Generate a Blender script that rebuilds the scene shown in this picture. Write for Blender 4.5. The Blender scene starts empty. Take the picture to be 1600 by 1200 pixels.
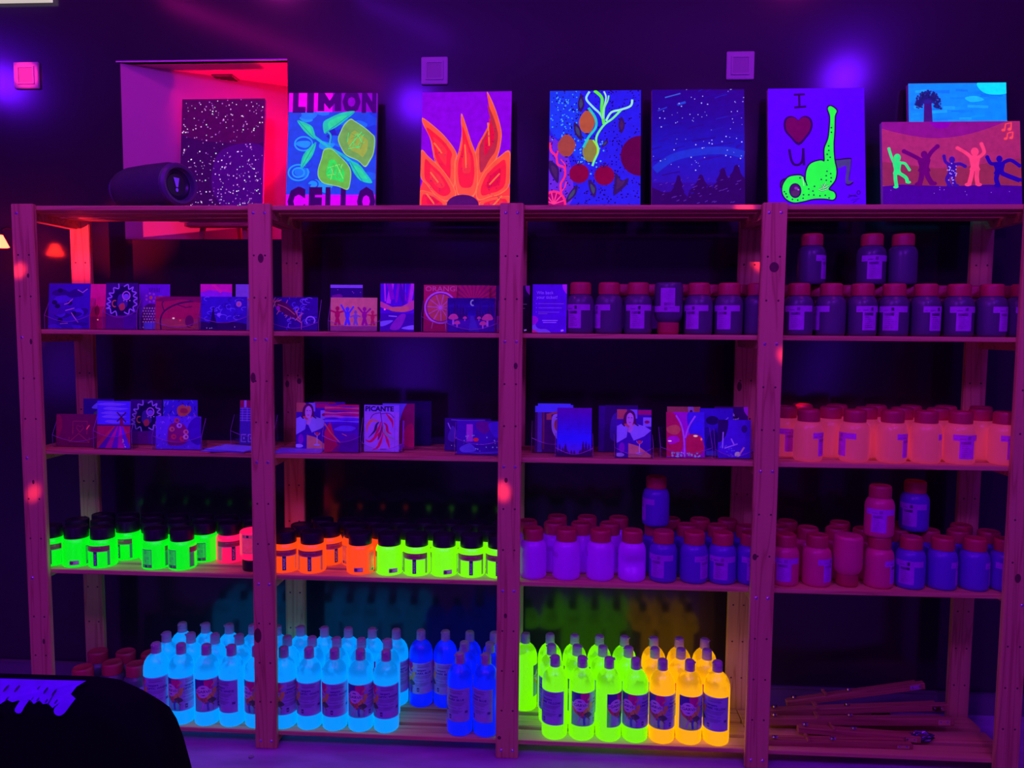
import bpy, bmesh, math, random
from mathutils import Vector, Matrix

# ------------------------------------------------------------------ camera, world, lights
SC = bpy.context.scene
COL = SC.collection
SC.view_settings.view_transform = 'Standard'
SC.view_settings.look = 'None'
SC.view_settings.gamma = 1.0
SC.view_settings.use_curve_mapping = False
SC.view_settings.exposure = 0.0
SC.cycles.use_denoising = True
SC.cycles.max_bounces = 6
SC.cycles.caustics_reflective = False
SC.cycles.caustics_refractive = False
SC.cycles.sample_clamp_indirect = 4.0

cam = bpy.data.cameras.new('camera')
cam.sensor_width = 36.0
cam.lens = 1185.5 * 36.0 / 1600.0
cam.clip_start = 0.02
camo = bpy.data.objects.new('camera', cam)
COL.objects.link(camo)
yaw, pit, rol = 0.0577, -0.0741, 0.0078
right = Vector((math.cos(yaw), math.sin(yaw), 0)); fw0 = Vector((-math.sin(yaw), math.cos(yaw), 0)); up0 = Vector((0, 0, 1))
fw = math.cos(pit) * fw0 + math.sin(pit) * up0
up = -math.sin(pit) * fw0 + math.cos(pit) * up0
r2 = math.cos(rol) * right + math.sin(rol) * up
u2 = -math.sin(rol) * right + math.cos(rol) * up
M = Matrix((r2, u2, -fw)).transposed().to_4x4()
M.translation = Vector((1.6578, -2.2856, 1.3501))
camo.matrix_world = M
SC.camera = camo

world = bpy.data.worlds.new('dark_room'); SC.world = world; world.use_nodes = True
world.node_tree.nodes['Background'].inputs[0].default_value = (0.25, 0.02, 0.6, 1)
world.node_tree.nodes['Background'].inputs[1].default_value = 0.05

def light(name, kind, loc, col, energy, size=0.1, aim=None, spot=None, blend=0.6):
    d = bpy.data.lights.new(name, kind); d.color = col; d.energy = energy
    if kind == 'AREA': d.size = size
    else: d.shadow_soft_size = size
    if spot: d.spot_size = math.radians(spot); d.spot_blend = blend
    o = bpy.data.objects.new(name, d); COL.objects.link(o); o.location = loc
    if aim is not None:
        o.rotation_euler = (Vector(aim) - Vector(loc)).to_track_quat('-Z', 'Y').to_euler()
    return o

BLUE = (0.14, 0.004, 1.0); VIOL = (0.30, 0.022, 1.0)
# blacklight and colour-wash lamps hanging from the ceiling of the room
light('blacklight_lamp', 'POINT', (0.714, -2.0, 2.81), BLUE, 22, 0.09)
light('blacklight_lamp', 'POINT', (-2.12, -2.0, 2.98), BLUE, 33, 0.10)
light('blacklight_lamp', 'POINT', (3.47, -2.0, 2.96), BLUE, 33, 0.10)
light('wash_lamp', 'POINT', (1.06, -2.0, 2.52), VIOL, 45, 0.10)
light('wash_lamp', 'POINT', (2.56, -2.0, 2.51), (0.33, 0.022, 1.0), 47, 0.10)
light('wash_lamp', 'POINT', (-0.02, -2.6, 2.66), (0.36, 0.022, 0.95), 32, 0.10)
light('wash_lamp', 'POINT', (0.30, -0.60, 3.05), (1.0, 0.03, 0.62), 9.5, 0.08)
light('wash_lamp', 'POINT', (2.75, -0.60, 3.05), (1.0, 0.03, 0.62), 9.5, 0.08)
# red beams of the party light, each landing on the shelving
for loc, aim, sp, e in (((1.1, -2.4, 2.9), (-0.012, 0, 1.515), 1.0, 900), ((1.1, -2.4, 2.9), (1.50, 0, 0.85), 1.1, 800),
                     ((1.1, -2.4, 2.9), (2.335, 0, 1.272), 0.8, 800), ((1.1, -2.4, 2.9), (0.006, 0, 0.815), 1.0, 700),
                     ((1.1, -2.4, 2.9), (2.20, 0.0, 1.712), 1.3, 900)):
    light('party_light_beam', 'SPOT', loc, (1.0, 0.03, 0.10), e, 0.01, aim, sp, 1.0)
light('party_light_beam', 'SPOT', (-1.0, -1.1, 1.15), (1.0, 0.02, 0.09), 420, 0.01, (0.03, 0.283, 1.63), 10, 1.0)
# lamp in the deep window recess
light('recess_lamp', 'SPOT', (0.60, 0.50, 1.72), (1.0, 0.0, 0.06), 24, 0.02, (0.46, 0.50, 2.278), 80, 0.7)
light('recess_lamp', 'POINT', (0.66, 0.46, 1.90), (1.0, 0.0, 0.12), 0.45, 0.02)

# ------------------------------------------------------------------ helpers
def srgb(h):
    if isinstance(h, str):
        h = h.lstrip('#'); v = [int(h[i:i + 2], 16) / 255 for i in (0, 2, 4)]
    else: v = [c / 255 for c in h]
    return [c / 12.92 if c <= 0.04045 else ((c + 0.055) / 1.055) ** 2.4 for c in v]

ROOM = (0.20, 0.015, 0.72)          # what the room light gives a white surface
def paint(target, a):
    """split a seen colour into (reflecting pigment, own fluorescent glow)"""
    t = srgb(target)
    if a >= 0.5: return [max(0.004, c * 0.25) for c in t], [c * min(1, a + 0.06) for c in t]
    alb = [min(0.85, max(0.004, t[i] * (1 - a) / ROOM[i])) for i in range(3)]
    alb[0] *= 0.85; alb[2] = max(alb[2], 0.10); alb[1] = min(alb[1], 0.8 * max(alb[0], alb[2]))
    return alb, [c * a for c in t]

MATS = {}
def nmat(name):
    m = bpy.data.materials.new(name); m.use_nodes = True
    nt = m.node_tree
    return m, nt, nt.nodes['Principled BSDF']

def mat(name, col, rough=0.5, metal=0.0, glow=None, gs=1.0, var=0.12, scale=40.0, spec=0.5, bump=0.0):
    if name in MATS: return MATS[name]
    m, nt, b = nmat(name)
    tc = nt.nodes.new('ShaderNodeTexCoord'); nz = nt.nodes.new('ShaderNodeTexNoise')
    nz.inputs['Scale'].default_value = scale; nz.inputs['Detail'].default_value = 3
    nt.links.new(tc.outputs['Object'], nz.inputs['Vector'])
    mx = nt.nodes.new('ShaderNodeMix'); mx.data_type = 'RGBA'
    mx.inputs[6].default_value = [c * (1 - var) for c in col] + [1]
    mx.inputs[7].default_value = [min(1, c * (1 + var)) for c in col] + [1]
    nt.links.new(nz.outputs['Fac'], mx.inputs[0]); nt.links.new(mx.outputs[2], b.inputs['Base Color'])
    b.inputs['Roughness'].default_value = rough; b.inputs['Metallic'].default_value = metal
    b.inputs['Specular IOR Level'].default_value = spec
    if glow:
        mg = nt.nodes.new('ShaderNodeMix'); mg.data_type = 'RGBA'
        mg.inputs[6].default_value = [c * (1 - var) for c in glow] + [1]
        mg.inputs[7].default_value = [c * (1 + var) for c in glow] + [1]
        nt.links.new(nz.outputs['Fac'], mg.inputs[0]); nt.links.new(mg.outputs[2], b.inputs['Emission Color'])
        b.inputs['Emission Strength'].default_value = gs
    if bump:
        bp = nt.nodes.new('ShaderNodeBump'); bp.inputs['Strength'].default_value = bump; bp.inputs['Distance'].default_value = 0.002
        nt.links.new(nz.outputs['Fac'], bp.inputs['Height']); nt.links.new(bp.outputs[0], b.inputs['Normal'])
    MATS[name] = m
    return m

def pmat(name, target, a, rough=0.4, var=0.08, scale=30, spec=0.5):
    al, g = paint(target, a)
    return mat(name, al, rough, 0, g if a > 0 else None, 1.0, var, scale, spec)

def wood_mat(name, axis, base=(0.76, 0.60, 0.175), dark=(0.55, 0.34, 0.10)):
    m, nt, b = nmat(name)
    tc = nt.nodes.new('ShaderNodeTexCoord'); mp = nt.nodes.new('ShaderNodeMapping')
    oi = nt.nodes.new('ShaderNodeObjectInfo')
    s = [26, 26, 26]; s[axis] = 1.1
    mp.inputs['Scale'].default_value = s
    cx = nt.nodes.new('ShaderNodeCombineXYZ'); mul = nt.nodes.new('ShaderNodeMath'); mul.operation = 'MULTIPLY'; mul.inputs[1].default_value = 37.0
    nt.links.new(oi.outputs['Random'], mul.inputs[0])
    for i in range(3): nt.links.new(mul.outputs[0], cx.inputs[i])
    nt.links.new(tc.outputs['Object'], mp.inputs['Vector']); nt.links.new(cx.outputs[0], mp.inputs['Location'])
    n1 = nt.nodes.new('ShaderNodeTexNoise'); n1.inputs['Scale'].default_value = 1.0; n1.inputs['Detail'].default_value = 2; n1.inputs['Distortion'].default_value = 0.6
    nt.links.new(mp.outputs[0], n1.inputs['Vector'])
    ms = nt.nodes.new('ShaderNodeMath'); ms.operation = 'MULTIPLY'; ms.inputs[1].default_value = 9.0
    fr = nt.nodes.new('ShaderNodeMath'); fr.operation = 'PINGPONG'; fr.inputs[1].default_value = 1.0
    nt.links.new(n1.outputs['Fac'], ms.inputs[0]); nt.links.new(ms.outputs[0], fr.inputs[0])
    rp = nt.nodes.new('ShaderNodeValToRGB')
    rp.color_ramp.elements[0].position = 0.0; rp.color_ramp.elements[0].color = list(base) + [1]
    rp.color_ramp.elements[1].position = 1.0; rp.color_ramp.elements[1].color = list(dark) + [1]
    e = rp.color_ramp.elements.new(0.7); e.color = [0.85 * base[i] + 0.15 * dark[i] for i in range(3)] + [1]
    nt.links.new(fr.outputs[0], rp.inputs[0]); nt.links.new(rp.outputs[0], b.inputs['Base Color'])
    b.inputs['Roughness'].default_value = 0.55; b.inputs['Specular IOR Level'].default_value = 0.3
    bp = nt.nodes.new('ShaderNodeBump'); bp.inputs['Strength'].default_value = 0.15; bp.inputs['Distance'].default_value = 0.001
    nt.links.new(fr.outputs[0], bp.inputs['Height']); nt.links.new(bp.outputs[0], b.inputs['Normal'])
    return m
WOODZ = wood_mat('pine_upright', 2); WOODX = wood_mat('pine_board', 0)
WOODE = wood_mat('easel_wood', 0, (0.50, 0.24, 0.10), (0.34, 0.14, 0.06))

def mesh_obj(name, verts, faces, material, parent=None, smooth=False, loc=None):
    me = bpy.data.meshes.new(name); me.from_pydata([tuple(v) for v in verts], [], faces); me.update()
    if material: me.materials.append(material)
    if smooth:
        for p in me.polygons: p.use_smooth = True
    o = bpy.data.objects.new(name, me); COL.objects.link(o)
    if parent: o.parent = parent
    if loc: o.location = loc
    return o

def bm_obj(name, bm, material, parent=None, smooth=None, loc=None):
    bmesh.ops.recalc_face_normals(bm, faces=bm.faces[:])
    me = bpy.data.meshes.new(name); bm.to_mesh(me); bm.free()
    for m in (material if isinstance(material, (list, tuple)) else [material]): me.materials.append(m)
    if smooth is not None:
        me.polygons.foreach_set('use_smooth', [True] * len(me.polygons))
        try: me.set_sharp_from_angle(angle=math.radians(smooth))
        except Exception: pass
    o = bpy.data.objects.new(name, me); COL.objects.link(o)
    if parent: o.parent = parent
    if loc: o.location = loc
    return o

def tag(o, label, cat, group=None):
    o['label'] = label; o['category'] = cat
    if group: o['group'] = group
    return o
def thing(name, label, cat, loc=(0, 0, 0), rotz=0.0, group=None):
    o = bpy.data.objects.new(name, None); COL.objects.link(o); o.empty_display_size = 0.05
    o.location = loc; o.rotation_euler = (0, 0, rotz)
    return tag(o, label, cat, group)
def struct(o): o['kind'] = 'structure'; return o
def copy_tree(root):
    r = root.copy(); COL.objects.link(r)
    for ch in root.children:
        c = ch.copy(); COL.objects.link(c); c.parent = r
        for g in ch.children:
            d = g.copy(); COL.objects.link(d); d.parent = c
    return r

def add_box(bm, x0, x1, y0, y1, z0, z1, mi=0, mtx=None):
    vs = [bm.verts.new((x, y, z)) for x in (x0, x1) for y in (y0, y1) for z in (z0, z1)]
    if mtx is not None:
        for v in vs: v.co = mtx @ v.co
    for f in ((0, 1, 3, 2), (4, 6, 7, 5), (0, 4, 5, 1), (2, 3, 7, 6), (0, 2, 6, 4), (1, 5, 7, 3)):
        fc = bm.faces.new([vs[i] for i in f]); fc.material_index = mi
    return vs
def box(name, x0, x1, y0, y1, z0, z1, m, parent=None, bevel=0.0, mtx=None, loc=None):
    bm = bmesh.new(); add_box(bm, x0, x1, y0, y1, z0, z1, 0, mtx)
    if bevel: bmesh.ops.bevel(bm, geom=bm.edges[:], offset=bevel, segments=1, affect='EDGES')
    return bm_obj(name, bm, m, parent, loc=loc)
def add_lathe(bm, prof, seg=28, mi=0, mtx=None):
    rings = []
    for r, z in prof:
        if r < 1e-6: rings.append([bm.verts.new((0, 0, z))])
        else: rings.append([bm.verts.new((r * math.cos(2 * math.pi * k / seg), r * math.sin(2 * math.pi * k / seg), z)) for k in range(seg)])
    for a, b in zip(rings, rings[1:]):
        for k in range(seg):
            q = []
            for v in ((a[k], a[(k + 1) % seg], b[(k + 1) % seg], b[k]) if len(a) > 1 and len(b) > 1 else
                      ((a[0], b[(k + 1) % seg], b[k]) if len(a) == 1 else (a[k], a[(k + 1) % seg], b[0]))): q.append(v)
            f = bm.faces.new(q); f.material_index = mi
    vs = [v for r in rings for v in r]
    if mtx is not None:
        for v in vs: v.co = mtx @ v.co
    return vs
def lathe(name, prof, m, parent=None, seg=28, smooth=40, mtx=None, loc=None):
    bm = bmesh.new(); add_lathe(bm, prof, seg, 0, mtx)
    return bm_obj(name, bm, m, parent, smooth, loc)
def add_tube(bm, pts, r, seg=8, mi=0):
    pts = [Vector(p) for p in pts]; rings = []
    for i, p in enumerate(pts):
        d = (pts[min(i + 1, len(pts) - 1)] - pts[max(i - 1, 0)]).normalized()
        a = d.orthogonal().normalized() if i == 0 else (rings_a - d * rings_a.dot(d)).normalized()
        rings_a = a; b = d.cross(a)
        rings.append([bm.verts.new(p + r * (math.cos(2 * math.pi * k / seg) * a + math.sin(2 * math.pi * k / seg) * b)) for k in range(seg)])
    for A, B in zip(rings, rings[1:]):
        for k in range(seg): bm.faces.new((A[k], A[(k + 1) % seg], B[(k + 1) % seg], B[k])).material_index = mi
    bm.faces.new(rings[0][::-1]); bm.faces.new(rings[-1])

# ------------------------------------------------------------------ flat drawings: shapes stacked as thin paint layers
def art_mat():
    m, nt, b = nmat('printed_paint')
    a = nt.nodes.new('ShaderNodeVertexColor'); a.layer_name = 'Col'
    g = nt.nodes.new('ShaderNodeVertexColor'); g.layer_name = 'Glow'
    tc = nt.nodes.new('ShaderNodeTexCoord'); nz = nt.nodes.new('ShaderNodeTexNoise'); nz.inputs['Scale'].default_value = 45; nz.inputs['Detail'].default_value = 4
    nt.links.new(tc.outputs['Object'], nz.inputs['Vector'])
    mr = nt.nodes.new('ShaderNodeMapRange'); mr.inputs[3].default_value = 0.72; mr.inputs[4].default_value = 1.28
    nt.links.new(nz.outputs['Fac'], mr.inputs[0])
    for s, t in ((a, 'Base Color'), (g, 'Emission Color')):
        mx = nt.nodes.new('ShaderNodeVectorMath'); mx.operation = 'SCALE'
        nt.links.new(s.outputs['Color'], mx.inputs[0]); nt.links.new(mr.outputs[0], mx.inputs['Scale']); nt.links.new(mx.outputs[0], b.inputs[t])
    b.inputs['Emission Strength'].default_value = 1.0
    b.inputs['Roughness'].default_value = 0.45; b.inputs['Specular IOR Level'].default_value = 0.35
    return m
ART = art_mat()
TXT = {}
def glyphs(s, bold=0.0):
    """triangles of a line of lettering, 1 unit high capitals, origin at left baseline"""
    key = (s, bold)
    if key in TXT: return TXT[key]
    c = bpy.data.curves.new('lettering', 'FONT'); c.body = s; c.size = 1.0; c.offset = bold; c.resolution_u = 2
    o = bpy.data.objects.new('lettering', c); COL.objects.link(o)
    me = bpy.data.meshes.new_from_object(o)
    vs = [(v.co.x, v.co.y) for v in me.vertices]; fs = [tuple(p.vertices) for p in me.polygons]
    bpy.data.objects.remove(o); bpy.data.curves.remove(c); bpy.data.meshes.remove(me)
    w = (max(v[0] for v in vs) if vs else 0)
    TXT[key] = (vs, fs, w)
    return TXT[key]

def smooth_closed(pts, n=6):
    out = []; N = len(pts)
    for i in range(N):
        p0, p1, p2, p3 = pts[i - 1], pts[i], pts[(i + 1) % N], pts[(i + 2) % N]
        for k in range(n):
            t = k / n
            out.append(tuple(0.5 * ((2 * p1[j]) + (-p0[j] + p2[j]) * t + (2 * p0[j] - 5 * p1[j] + 4 * p2[j] - p3[j]) * t * t + (-p0[j] + 3 * p1[j] - 3 * p2[j] + p3[j]) * t ** 3) for j in (0, 1)))
    return out
def smooth_open(pts, n=6):
    P = [pts[0]] + list(pts) + [pts[-1]]; out = []
    for i in range(1, len(P) - 2):
        p0, p1, p2, p3 = P[i - 1], P[i], P[i + 1], P[i + 2]
        for k in range(n):
            t = k / n
            out.append(tuple(0.5 * ((2 * p1[j]) + (-p0[j] + p2[j]) * t + (2 * p0[j] - 5 * p1[j] + 4 * p2[j] - p3[j]) * t * t + (-p0[j] + 3 * p1[j] - 3 * p2[j] + p3[j]) * t ** 3) for j in (0, 1)))
    out.append(tuple(pts[-1])); return out

class Art:
    """coordinates: x 0..W, y 0..H (both in metres after .scale); drawn back to front, clipped to the sheet"""
    def __init__(s, W, H, a=0.2, S=1.0):
        s.W, s.H, s.a = W, H, a; s.L = []; s.k = 0; s.S = S     # S: size of one drawing unit in metres
        s.w, s.h = W / S, H / S
    def _add(s, vs, fs, col, a, same): 
        if not same: s.k += 1
        s.L.append((vs, fs, col, s.a if a is None else a, s.k))
    def poly(s, pts, col, a=None, same=False): s._add(list(pts), [tuple(range(len(pts)))], col, a, same); return s
    def rect(s, x0, y0, x1, y1, col, a=None, same=False): return s.poly([(x0, y0), (x1, y0), (x1, y1), (x0, y1)], col, a, same)
    def blob(s, pts, col, a=None, same=False, n=6): return s.poly(smooth_closed(pts, n), col, a, same)
    def ell(s, cx, cy, rx, ry, col, a=None, rot=0, same=False, n=20):
        c, q = math.cos(rot), math.sin(rot)
        return s.poly([(cx + rx * math.cos(t) * c - ry * math.sin(t) * q, cy + rx * math.cos(t) * q + ry * math.sin(t) * c) for t in [2 * math.pi * k / n for k in range(n)]], col, a, same)
    def line(s, pts, w, col, a=None, same=False, curve=False, w2=None):
        if curve: pts = smooth_open(pts)
        n = len(pts); L, R = [], []
        for i in range(n):
            ax, ay = pts[max(i - 1, 0)]; bx, by = pts[min(i + 1, n - 1)]
            d = math.hypot(bx - ax, by - ay) or 1; nx, ny = -(by - ay) / d, (bx - ax) / d
            ww = (w if w2 is None else w + (w2 - w) * i / (n - 1)) / 2
            L.append((pts[i][0] + nx * ww, pts[i][1] + ny * ww)); R.append((pts[i][0] - nx * ww, pts[i][1] - ny * ww))
        vs = L + R; fs = [(i, i + 1, n + i + 1, n + i) for i in range(n - 1)]
        s._add(vs, fs, col, a, same); return s
    def ring(s, cx, cy, rx, ry, w, col, a=None, a0=0, a1=360, same=False, n=28):
        return s.line([(cx + rx * math.cos(math.radians(a0 + (a1 - a0) * k / n)), cy + ry * math.sin(math.radians(a0 + (a1 - a0) * k / n))) for k in range(n + 1)], w, col, a, same)
    def dots(s, lst, r, col, a=None, n=6):
        vs, fs = [], []
        for d in lst:
            x, y = d[0], d[1]; rr = d[2] if len(d) > 2 else r; b0 = len(vs)
            vs += [(x + rr * math.cos(2 * math.pi * k / n), y + rr * math.sin(2 * math.pi * k / n)) for k in range(n)]; fs.append(tuple(range(b0, b0 + n)))
        s._add(vs, fs, col, a, False); return s
    def text(s, t, x, y, h, col, a=None, center=False, wmax=None, rot=0, bold=0.0, same=False):
        vs, fs, w = glyphs(t, bold); sc = h / 0.7; sx = sc
        if wmax: sx = wmax / w
        if center: x = x - w * sx / 2 if not rot else x
        c, q = math.cos(rot), math.sin(rot)
        s._add([(x + vx * sx * c - vy * sc * q, y + vx * sx * q + vy * sc * c) for vx, vy in vs], fs, col, a, same); return s
    def tilelines(s, x0, x1, ys, w, col, a=None, rnd=None):
        for y in ys: s.rect(x0, y - w / 2, x1 - (rnd.random() * 0.3 * (x1 - x0) if rnd else 0), y + w / 2, col, a, True)
        return s
    def bake(s, name, parent=None, cyl=None, eps=2.5e-5, clip=True, step=0.005, thick0=0.0):
        """flat sheet in local XZ facing -Y (origin bottom centre), or wrapped round a cylinder of radius cyl"""
        bm = bmesh.new(); cl = bm.loops.layers.float_color.new('Col'); gl = bm.loops.layers.float_color.new('Glow')
        for vs, fs, col, a, k in s.L:
            al, g = paint(col, a)
            bv = [bm.verts.new((x * s.S - s.W / 2, 0, y * s.S)) for x, y in vs]
            for f in fs:
                if len(set(f)) < 3: continue
                try: fc = bm.faces.new([bv[i] for i in f])
                except ValueError: continue
                for l in fc.loops: l[cl] = al + [1]; l[gl] = g + [1]
                fc.tag = True; fc.material_index = k
        if clip:
            for co, no in (((-s.W / 2, 0, 0), (-1, 0, 0)), ((s.W / 2, 0, 0), (1, 0, 0)), ((0, 0, 0), (0, 0, -1)), ((0, 0, s.H), (0, 0, 1))):
                bmesh.ops.bisect_plane(bm, geom=bm.verts[:] + bm.edges[:] + bm.faces[:], plane_co=co, plane_no=no, clear_outer=True)
        bmesh.ops.triangulate(bm, faces=[f for f in bm.faces if len(f.verts) > 4])
        if cyl:
            n = int(s.W / step)
            for i in range(1, n):
                bmesh.ops.bisect_plane(bm, geom=bm.verts[:] + bm.edges[:] + bm.faces[:], plane_co=(-s.W / 2 + s.W * i / n, 0, 0), plane_no=(1, 0, 0))
        lay = {}
        for f in bm.faces:
            for v in f.verts: lay[v] = f.material_index
            f.material_index = 0
        for f in bm.faces:
            f.normal_update()
            if f.normal.y > 0: f.normal_flip()
        for v in bm.verts:
            d = thick0 + eps * (1 + lay.get(v, 0))
            if cyl:
                t = v.co.x / cyl; v.co.x = (cyl + d) * math.sin(t); v.co.y = -(cyl + d) * math.cos(t)
            else: v.co.y = -d
        me = bpy.data.meshes.new(name); bm.to_mesh(me); bm.free(); me.materials.append(ART)
        o = bpy.data.objects.new(name, me); COL.objects.link(o)
        if parent: o.parent = parent
        return o
# ------------------------------------------------------------------ the room
def gloss_wall():
    m, nt, b = nmat('black_gloss_wall')
    tc = nt.nodes.new('ShaderNodeTexCoord'); nz = nt.nodes.new('ShaderNodeTexNoise'); nz.inputs['Scale'].default_value = 1.3; nz.inputs['Detail'].default_value = 3
    nt.links.new(tc.outputs['Object'], nz.inputs['Vector'])
    rp = nt.nodes.new('ShaderNodeValToRGB')
    rp.color_ramp.elements[0].color = (0.026, 0.020, 0.030, 1); rp.color_ramp.elements[1].color = (0.040, 0.030, 0.044, 1)
    nt.links.new(nz.outputs['Fac'], rp.inputs[0]); nt.links.new(rp.outputs[0], b.inputs['Base Color'])
    mr = nt.nodes.new('ShaderNodeMapRange'); mr.inputs[3].default_value = 0.12; mr.inputs[4].default_value = 0.17
    nt.links.new(nz.outputs['Fac'], mr.inputs[0]); nt.links.new(mr.outputs[0], b.inputs['Roughness'])
    b.inputs['IOR'].default_value = 1.53
    return m
WALL = gloss_wall()
YW = 0.40; NX0, NX1, NZ0, NZ1 = 0.098, 0.705, 1.658, 2.278
bm = bmesh.new()
add_box(bm, -4.0, NX0, YW, YW + 0.02, 0, 3.2); add_box(bm, NX1, 5.5, YW, YW + 0.02, 0, 3.2)
add_box(bm, NX0, NX1, YW, YW + 0.02, 0, NZ0); add_box(bm, NX0, NX1, YW, YW + 0.02, NZ1, 3.2)
struct(bm_obj('wall_back', bm, WALL))

def floor_mat():
    m, nt, b = nmat('worn_floor')
    tc = nt.nodes.new('ShaderNodeTexCoord'); mp = nt.nodes.new('ShaderNodeMapping'); mp.inputs['Scale'].default_value = (1.5, 5, 1)
    nz = nt.nodes.new('ShaderNodeTexNoise'); nz.inputs['Scale'].default_value = 3; nz.inputs['Detail'].default_value = 7
    nt.links.new(tc.outputs['Object'], mp.inputs[0]); nt.links.new(mp.outputs[0], nz.inputs['Vector'])
    rp = nt.nodes.new('ShaderNodeValToRGB'); rp.color_ramp.elements[0].position = 0.35; rp.color_ramp.elements[1].position = 0.7
    rp.color_ramp.elements[0].color = (0.34, 0.18, 0.42, 1); rp.color_ramp.elements[1].color = (0.52, 0.30, 0.62, 1)
    nt.links.new(nz.outputs['Fac'], rp.inputs[0]); nt.links.new(rp.outputs[0], b.inputs['Base Color'])
    b.inputs['Roughness'].default_value = 0.5
    return m
struct(box('floor', -4.0, 5.5, -4.5, YW, -0.05, 0.0, floor_mat()))
DARKW = mat('dark_plaster', (0.25, 0.18, 0.30), 0.8, scale=2)
struct(box('ceiling', -4.0, 5.5, -4.5, YW + 0.02, 3.2, 3.25, DARKW))
struct(box('wall_left', -4.05, -4.0, -4.5, YW + 0.02, 0, 3.2, DARKW))
struct(box('wall_right', 5.5, 5.55, -4.5, YW + 0.02, 0, 3.2, DARKW))
struct(box('wall_front', -4.0, 5.5, -4.55, -4.5, 0, 3.2, DARKW))
BASE = mat('baseboard_paint', (0.16, 0.14, 0.17), 0.45, scale=6)
bm = bmesh.new(); add_box(bm, -4.0, 5.5, YW - 0.012, YW, 0, 0.074); add_box(bm, -4.0, 5.5, YW - 0.016, YW, 0.074, 0.078)
struct(bm_obj('baseboard_back', bm, BASE))
# cream edge of a ceiling beam above the black wall, upper left; light on it put in as glow
struct(box('trim_1', -4.0, -0.14, YW - 0.03, YW, 2.488, 2.60, mat('cream_beam_glow', (0.75, 0.72, 0.62), 0.6, glow=(0.55, 0.52, 0.42), scale=5)))

# splayed window recess: white lining, its back runs from the left jamb deep to the right
WHITE = mat('white_lining', (0.62, 0.36, 0.36), 0.6, var=0.04, scale=6)
NB = (NX0, YW + 0.004); NR = (NX1 + 0.01, 0.742)
v = [(NB[0], NB[1], NZ0), (NR[0], NR[1], NZ0), (NR[0], NR[1], NZ1), (NB[0], NB[1], NZ1),
     (NX1, YW, NZ0), (NX1, YW, NZ1), (NX0, YW, NZ0), (NX0, YW, NZ1)]
struct(mesh_obj('wall_niche', v, [(0, 1, 2, 3), (4, 5, 2, 1), (6, 4, 1, 0), (7, 3, 2, 5)], WHITE))
bm = bmesh.new(); add_box(bm, NX0 - 0.012, NX1, YW - 0.004, YW + 0.001, NZ1, NZ1 + 0.005)
struct(bm_obj('trim_2', bm, mat('niche_edge_strip', (0.7, 0.6, 0.65), 0.4)))
vent = thing('ceiling_vent', 'small dark square vent in the pink ceiling of the window recess', 'vent', (0.41, 0.568, NZ1))
box('frame', -0.04, 0.04, -0.035, 0.035, -0.006, 0, mat('vent_frame', (0.25, 0.10, 0.15), 0.5), vent, 0.001)
for k in range(5): box('slat', -0.034, 0.034, -0.028 + k * 0.012, -0.021 + k * 0.012, -0.009, -0.006, mat('vent_dark', (0.04, 0.02, 0.03), 0.5), vent)

# ------------------------------------------------------------------ pine shelving
PB = [0.010, -0.0132, -0.0017, 0.0095, -0.0072]; PT = [0.0035, -0.0078, 0.0013, 0.0115, -0.0061]
H, PW, PTH, DEP = 1.7203, 0.0706, 0.018, 0.283
ZS = [1.717, 1.3332, 0.9518, 0.5635, 0.0515]; TH = 0.0145; BH = 0.026
def px(i, z): t = z / H; return 0.76 * i + (1 - t) * PB[i] + t * PT[i]
unit = thing('shelving_unit', 'long four-bay open pine shelving unit standing against the black wall', 'shelving', (0, 0, 0))
SCREW = mat('screw_steel', (0.55, 0.5, 0.62), 0.3, 0.8); HOLE = mat('drilled_hole', (0.12, 0.05, 0.04), 0.9); KNOT = mat('pine_knot', (0.13, 0.045, 0.035), 0.6, scale=120, var=0.4)
bm = bmesh.new(); add_lathe(bm, [(0, 0.0022), (0.0026, 0.002), (0.005, 0)], 10, 0, Matrix.Rotation(math.pi / 2, 4, 'X'))
scr0 = bm_obj('screw', bm, SCREW); SCRME = scr0.data; bpy.data.objects.remove(scr0)
KN = {(1, 0): [(0.004, 1.555, .009, .014), (-0.025, 1.19, .008, .016), (-0.022, 0.372, .012, .024)], (2, 0): [(0.016, 1.235, .006, .01), (-0.01, 0.885, .005, .008), (-0.008, 0.46, .005, .008), (-0.024, 0.067, .006, .006)],
      (3, 0): [(0.002, 1.533, .014, .015), (-0.026, 0.665, .007, .01)], (0, 0): [(0.012, 1.5, .004, .007), (0.012, 1.295, .004, .009), (0.012, 0.33, .004, .009), (0.008, 0.19, .004, .009), (0.0, 0.85, .004, .007)],
      (4, 0): [(0.0, 0.62, .009, .014)], (1, 1): [(0.022, 1.16, .008, .01), (-0.02, 1.15, .007, .012)], (3, 1): [(-0.02, 1.16, .008, .016)]}
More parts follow.
